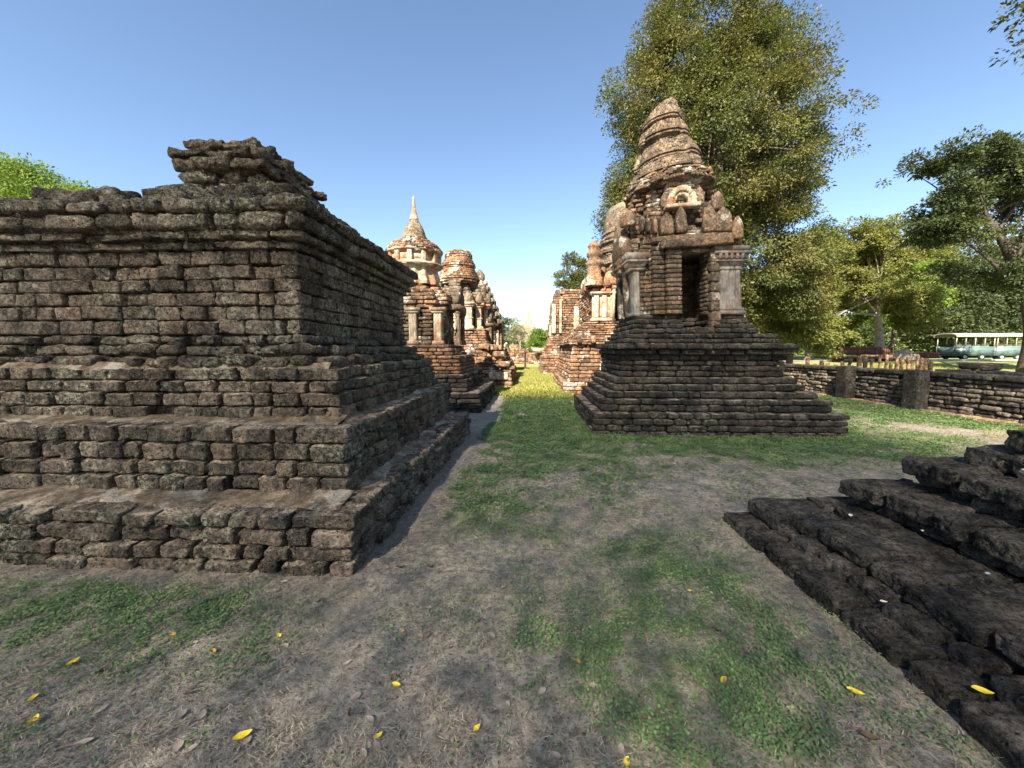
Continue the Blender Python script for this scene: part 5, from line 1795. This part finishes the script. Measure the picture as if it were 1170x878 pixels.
def veil(top, hole=None, hw=5.6, n=230000):
    """a broad airy crown of small leaves: even cover that lets a little sun sift through, thinner towards its top"""
    def fn(B, seed):
        r = np.random.default_rng(seed)
        # one leaf per cell of a jittered grid, as seen along the sunlight: an even cover
        c_ = math.sqrt(2 * hw * (top - 6.5) / n)
        gu, gw = np.meshgrid(np.arange(-hw, hw, c_), np.arange(6.5, top, c_))
        n_ = gu.size
        y = r.normal(0, 1.2, n_)
        x = gu.ravel() + r.random(n_) * c_ + y * math.tan(SUN_AZ)
        z = gw.ravel() + r.random(n_) * c_ - y * math.tan(SUN_EL) / math.cos(SUN_AZ)
        P = np.stack([B[0] + x, B[1] + y, z], 1)
        edge = .6 * fbm(np.stack([P[:, 0], P[:, 2] * 0, P[:, 0] * 0], 1), .6, 3, 7)
        # neighbouring crowns interlock, so that the cover is no denser where they meet
        w = np.stack([np.clip(1 - np.abs(P[:, 0] - c) / 5.2, 0.0, 1) for c in SHADE_X])
        mine = np.clip(1 - np.abs(x) / 5.2, 0, 1)
        dens = mine / np.maximum(w.sum(0), .35)
        dens *= 1 - .5 * sstep(top - 5.0, top - .6, z + edge)
        dens *= 1 - sstep(top - 1.2, top - .1, z + edge * 1.5)
        if hole is not None:
            e = ((P[:, 0] - hole[0]) / hole[2]) ** 2 + ((z - hole[1]) / hole[3]) ** 2
            dens *= sstep(.7, 1.5, e + .5 * fbm(P, 1.1, 2, 5))
        k = dens > .02
        P, f = P[k], np.sqrt(dens[k]) * .55
        m = len(P)
        mb = MB()
        leaf_quads(mb, P[:, 0], P[:, 1], P[:, 2], r.uniform(.09, .17, m) * f, r.uniform(.065, .095, m) * f, r.uniform(0, 6.28, m), r.uniform(-1.2, .6, m), r.random(m), .8)
        return mb, P[::150]
    return fn


for i, (y, top, hole, where) in enumerate(((-10.6, 22.6, None, 'farthest left'), (-11.0, 22.8, None, 'left of the path'), (-10.8, 22.8, (2.0, 16.8, 2.9, 1.9), 'right of the path'), (-11.0, 22.4, None, 'farthest right'))):
    tree('shade_tree', 'tall shade tree behind the viewpoint, ' + where, 'tree', (SHADE_X[i], y, 0), [(0, 0, 0), (.1, 0, 3), (0, 0, 6), (.1, 0, 9.5)], [],
         M['leaf_gold'], M['bark'], seed=61 + i, limbs=0, r0=.13, group='shade trees behind the viewpoint', twigs=6, crown_fn=veil(top, hole))
tree('overhanging_tree', 'dark tree whose leafy branch tips hang into the upper right corner', 'tree', (16.5, 8.5, 0),
     [(0, 0, 0), (.1, 0, 4), (-.3, 0, 9), (-.8, 0, 12)],
     [(-1.0, 0, 13.0, 4.2, 3.6, 2.6), (-5.0, -.2, 10.6, 2.0, 1.8, 1.2), (-7.0, -.4, 8.3, .75, .8, .55), (-5.6, -.2, 8.2, 1.1, 1.1, .8), (-4.0, -.2, 6.9, .5, .6, .3)],
     M['leaf_dark'], M['bark_dark'], 300, 130, .10, .40, 71, 14, .5, .3, .1)

# ------------------------------------------------------------------ fallen leaves
M['leaf_yellow'] = plain('yellow_leaf', (0.80, 0.56, 0.05), .6, .2, 30., .2)
M['leaf_amber'] = plain('amber_leaf', (0.60, 0.34, 0.06), .6, .4, 40., .2)
M['leaf_dry'] = plain('dry_leaf', (0.36, 0.29, 0.225), .8, .35, 8., .15)
M['leaf_brown'] = plain('brown_leaf', (0.15, 0.10, 0.07), .8, .35, 8., .15)
M['scrap'] = plain('pale_scrap', (0.62, 0.57, 0.50), .8, .2, 8., .15)


def fallen_leaf(name, x, y, z, ln, wd, yaw, mat, curl=.3, seed=0):
    r = random.Random(seed)
    n, mth = 7, 5
    V, F = [], []
    for i in range(n):
        t = i / (n - 1)
        w = wd * .5 * math.sin(math.pi * min(1, t * .94 + .05)) ** .8 * (1.15 - .35 * t)
        for j in range(mth):
            s = j / (mth - 1) * 2 - 1
            u, v = (t - .5) * ln, s * w
            zz = z + .004 + curl * (abs(s) ** 1.5 * w * .9 + (t - .5) ** 2 * ln * .9) + r.uniform(-.001, .001)
            V.append((x + u * math.cos(yaw) - v * math.sin(yaw), y + u * math.sin(yaw) + v * math.cos(yaw), zz))
    for i in range(n - 1):
        for j in range(mth - 1):
            F.append((i * mth + j, (i + 1) * mth + j, (i + 1) * mth + j + 1, i * mth + j + 1))
    mb = MB()
    mb.add(V, F)
    return mb.build(name, mat)


def gz_at(x, y):
    return float(micro(np.array([x]), np.array([y]))[0])


YL = [((-2.378, 1.809), 'yellow fallen leaf lying in the green patch at the left, nearest the pedestal side'), ((-2.247, 1.611), 'small upright yellow leaf at the far left, just behind a broad yellow leaf'),
      ((-2.09, 1.504), 'broad yellow leaf at the far left edge of the foreground beside a flat grey patch'), ((-1.141, 1.451), 'long pointed yellow leaf in the left foreground on grey earth'),
      ((-2.117, 1.995), 'yellow-brown leaf nearest the foot of the pedestal'), ((-1.836, 1.885), 'small yellow leaf on bare earth halfway between the pedestal and the lower edge'),
      ((-1.538, 2.0), 'yellow leaf on bare earth below the pedestal corner'), ((-.697, 1.69), 'heart-shaped yellow leaf on the bare earth left of the middle'),
      ((-.64, 1.47), 'small yellow leaf at the lower edge left of the middle'), ((-.254, 1.51), 'upright yellow leaf at the lower edge, in the middle'),
      ((.145, 1.85), 'orange-yellow leaf in the centre of the bare foreground'), ((.83, 1.77), 'yellow leaf lying on the right green patch'),
      ((.3, 1.42), 'yellow leaf cut by the bottom edge, right of the middle'), ((-.9, 2.07), 'tiny yellow leaf on pale earth below the pedestal corner'),
      ((.95, 2.45), 'small yellow leaf at the far side of the right green patch'), ((1.37, 1.78), 'long yellow leaf beside the black stone kerb on the right')]
YPOS = [(-2.31, 1.721), (-2.267, 1.526), (-2.121, 1.425), (-1.165, 1.39), (-1.979, 1.927), (-1.658, 1.824), (-1.385, 1.947), (-0.622, 1.66), (-0.613, 1.423), (-0.214, 1.47), (0.255, 1.837), (0.932, 1.755), (0.381, 1.371), (-0.712, 2.018), (1.06, 2.443), (1.51, 1.716)]
for i, (_, lab) in enumerate(YL):
    x, y = YPOS[i]
    s = (.06, .05, .065, .075, .05, .045, .045, .05, .04, .045, .042, .05, .05, .03, .04, .07)[i] * .9
    tag(fallen_leaf('yellow_leaf', x, y, gz_at(x, y) + .012, s, s * .55, random.uniform(0, 6.28) if i not in (3, 15) else (.7 if i == 3 else -.5), M['leaf_amber'] if i in (4, 5, 10, 13) else M['leaf_yellow'], random.uniform(.3, .9), i), lab, 'leaf', 'yellow fallen leaves')
tag(fallen_leaf('yellow_leaf', 1.95, 1.62, .135, .07, .04, -.4, M['leaf_yellow'], .4, 99), 'yellow leaf lying on the black slab of the stepped ruin', 'leaf', 'yellow fallen leaves')
for i in range(70):
    for _ in range(30):
        y = 1.35 + 4.2 * random.random() ** 1.7
        x = random.uniform(-1.45 * y, 1.25 * y)
        if not ((x < -1.1 and y > 2.45) or (x > 1.72 and y < 3.8) or x > 3.5): break
    s = random.uniform(.022, .055)
    tag(fallen_leaf('dry_leaf', x, y, gz_at(x, y) + .006, s, s * random.uniform(.45, .7), random.uniform(0, 6.28), M['leaf_dry'], random.uniform(.1, .5), 200 + i),
        'small dry grey leaf lying on the bare earth of the foreground', 'leaf', 'dry grey leaves on the ground')
for i in range(22):
    for _ in range(30):
        y = 1.5 + 4.2 * random.random() ** 1.4
        x = random.uniform(-1.3 * y, 1.2 * y)
        if not ((x < -1.1 and y > 2.45) or (x > 1.72 and y < 3.8) or x > 3.5): break
    s = random.uniform(.035, .065)
    tag(fallen_leaf('brown_leaf', x, y, gz_at(x, y) + .008, s, s * random.uniform(.4, .6), random.uniform(0, 6.28), M['leaf_brown'], random.uniform(.4, 1.2), 400 + i),
        'curled dark brown leaf lying on the bare earth of the foreground', 'leaf', 'curled brown leaves on the ground')
SC = [(2.45, 2.95, .31), (2.75, 2.72, .31), (2.6, 2.2, .31), (2.42, 1.75, .31), (3.1, 2.4, .53), (3.25, 2.62, .78), (3.5, 2.3, .78), (2.9, 1.95, .53), (2.2, 1.9, .2), (2.05, 2.2, .12)]
for i, (x, y, z) in enumerate(SC):
    s = random.uniform(.025, .05)
    tag(fallen_leaf('leaf_scrap', x, y, z + .022, s, s * .6, random.uniform(0, 6.28), M['scrap'], random.uniform(.3, 1), 600 + i),
        'pale dry leaf scrap lying on the black slabs of the stepped ruin', 'leaf', 'pale leaf scraps on the ruin')
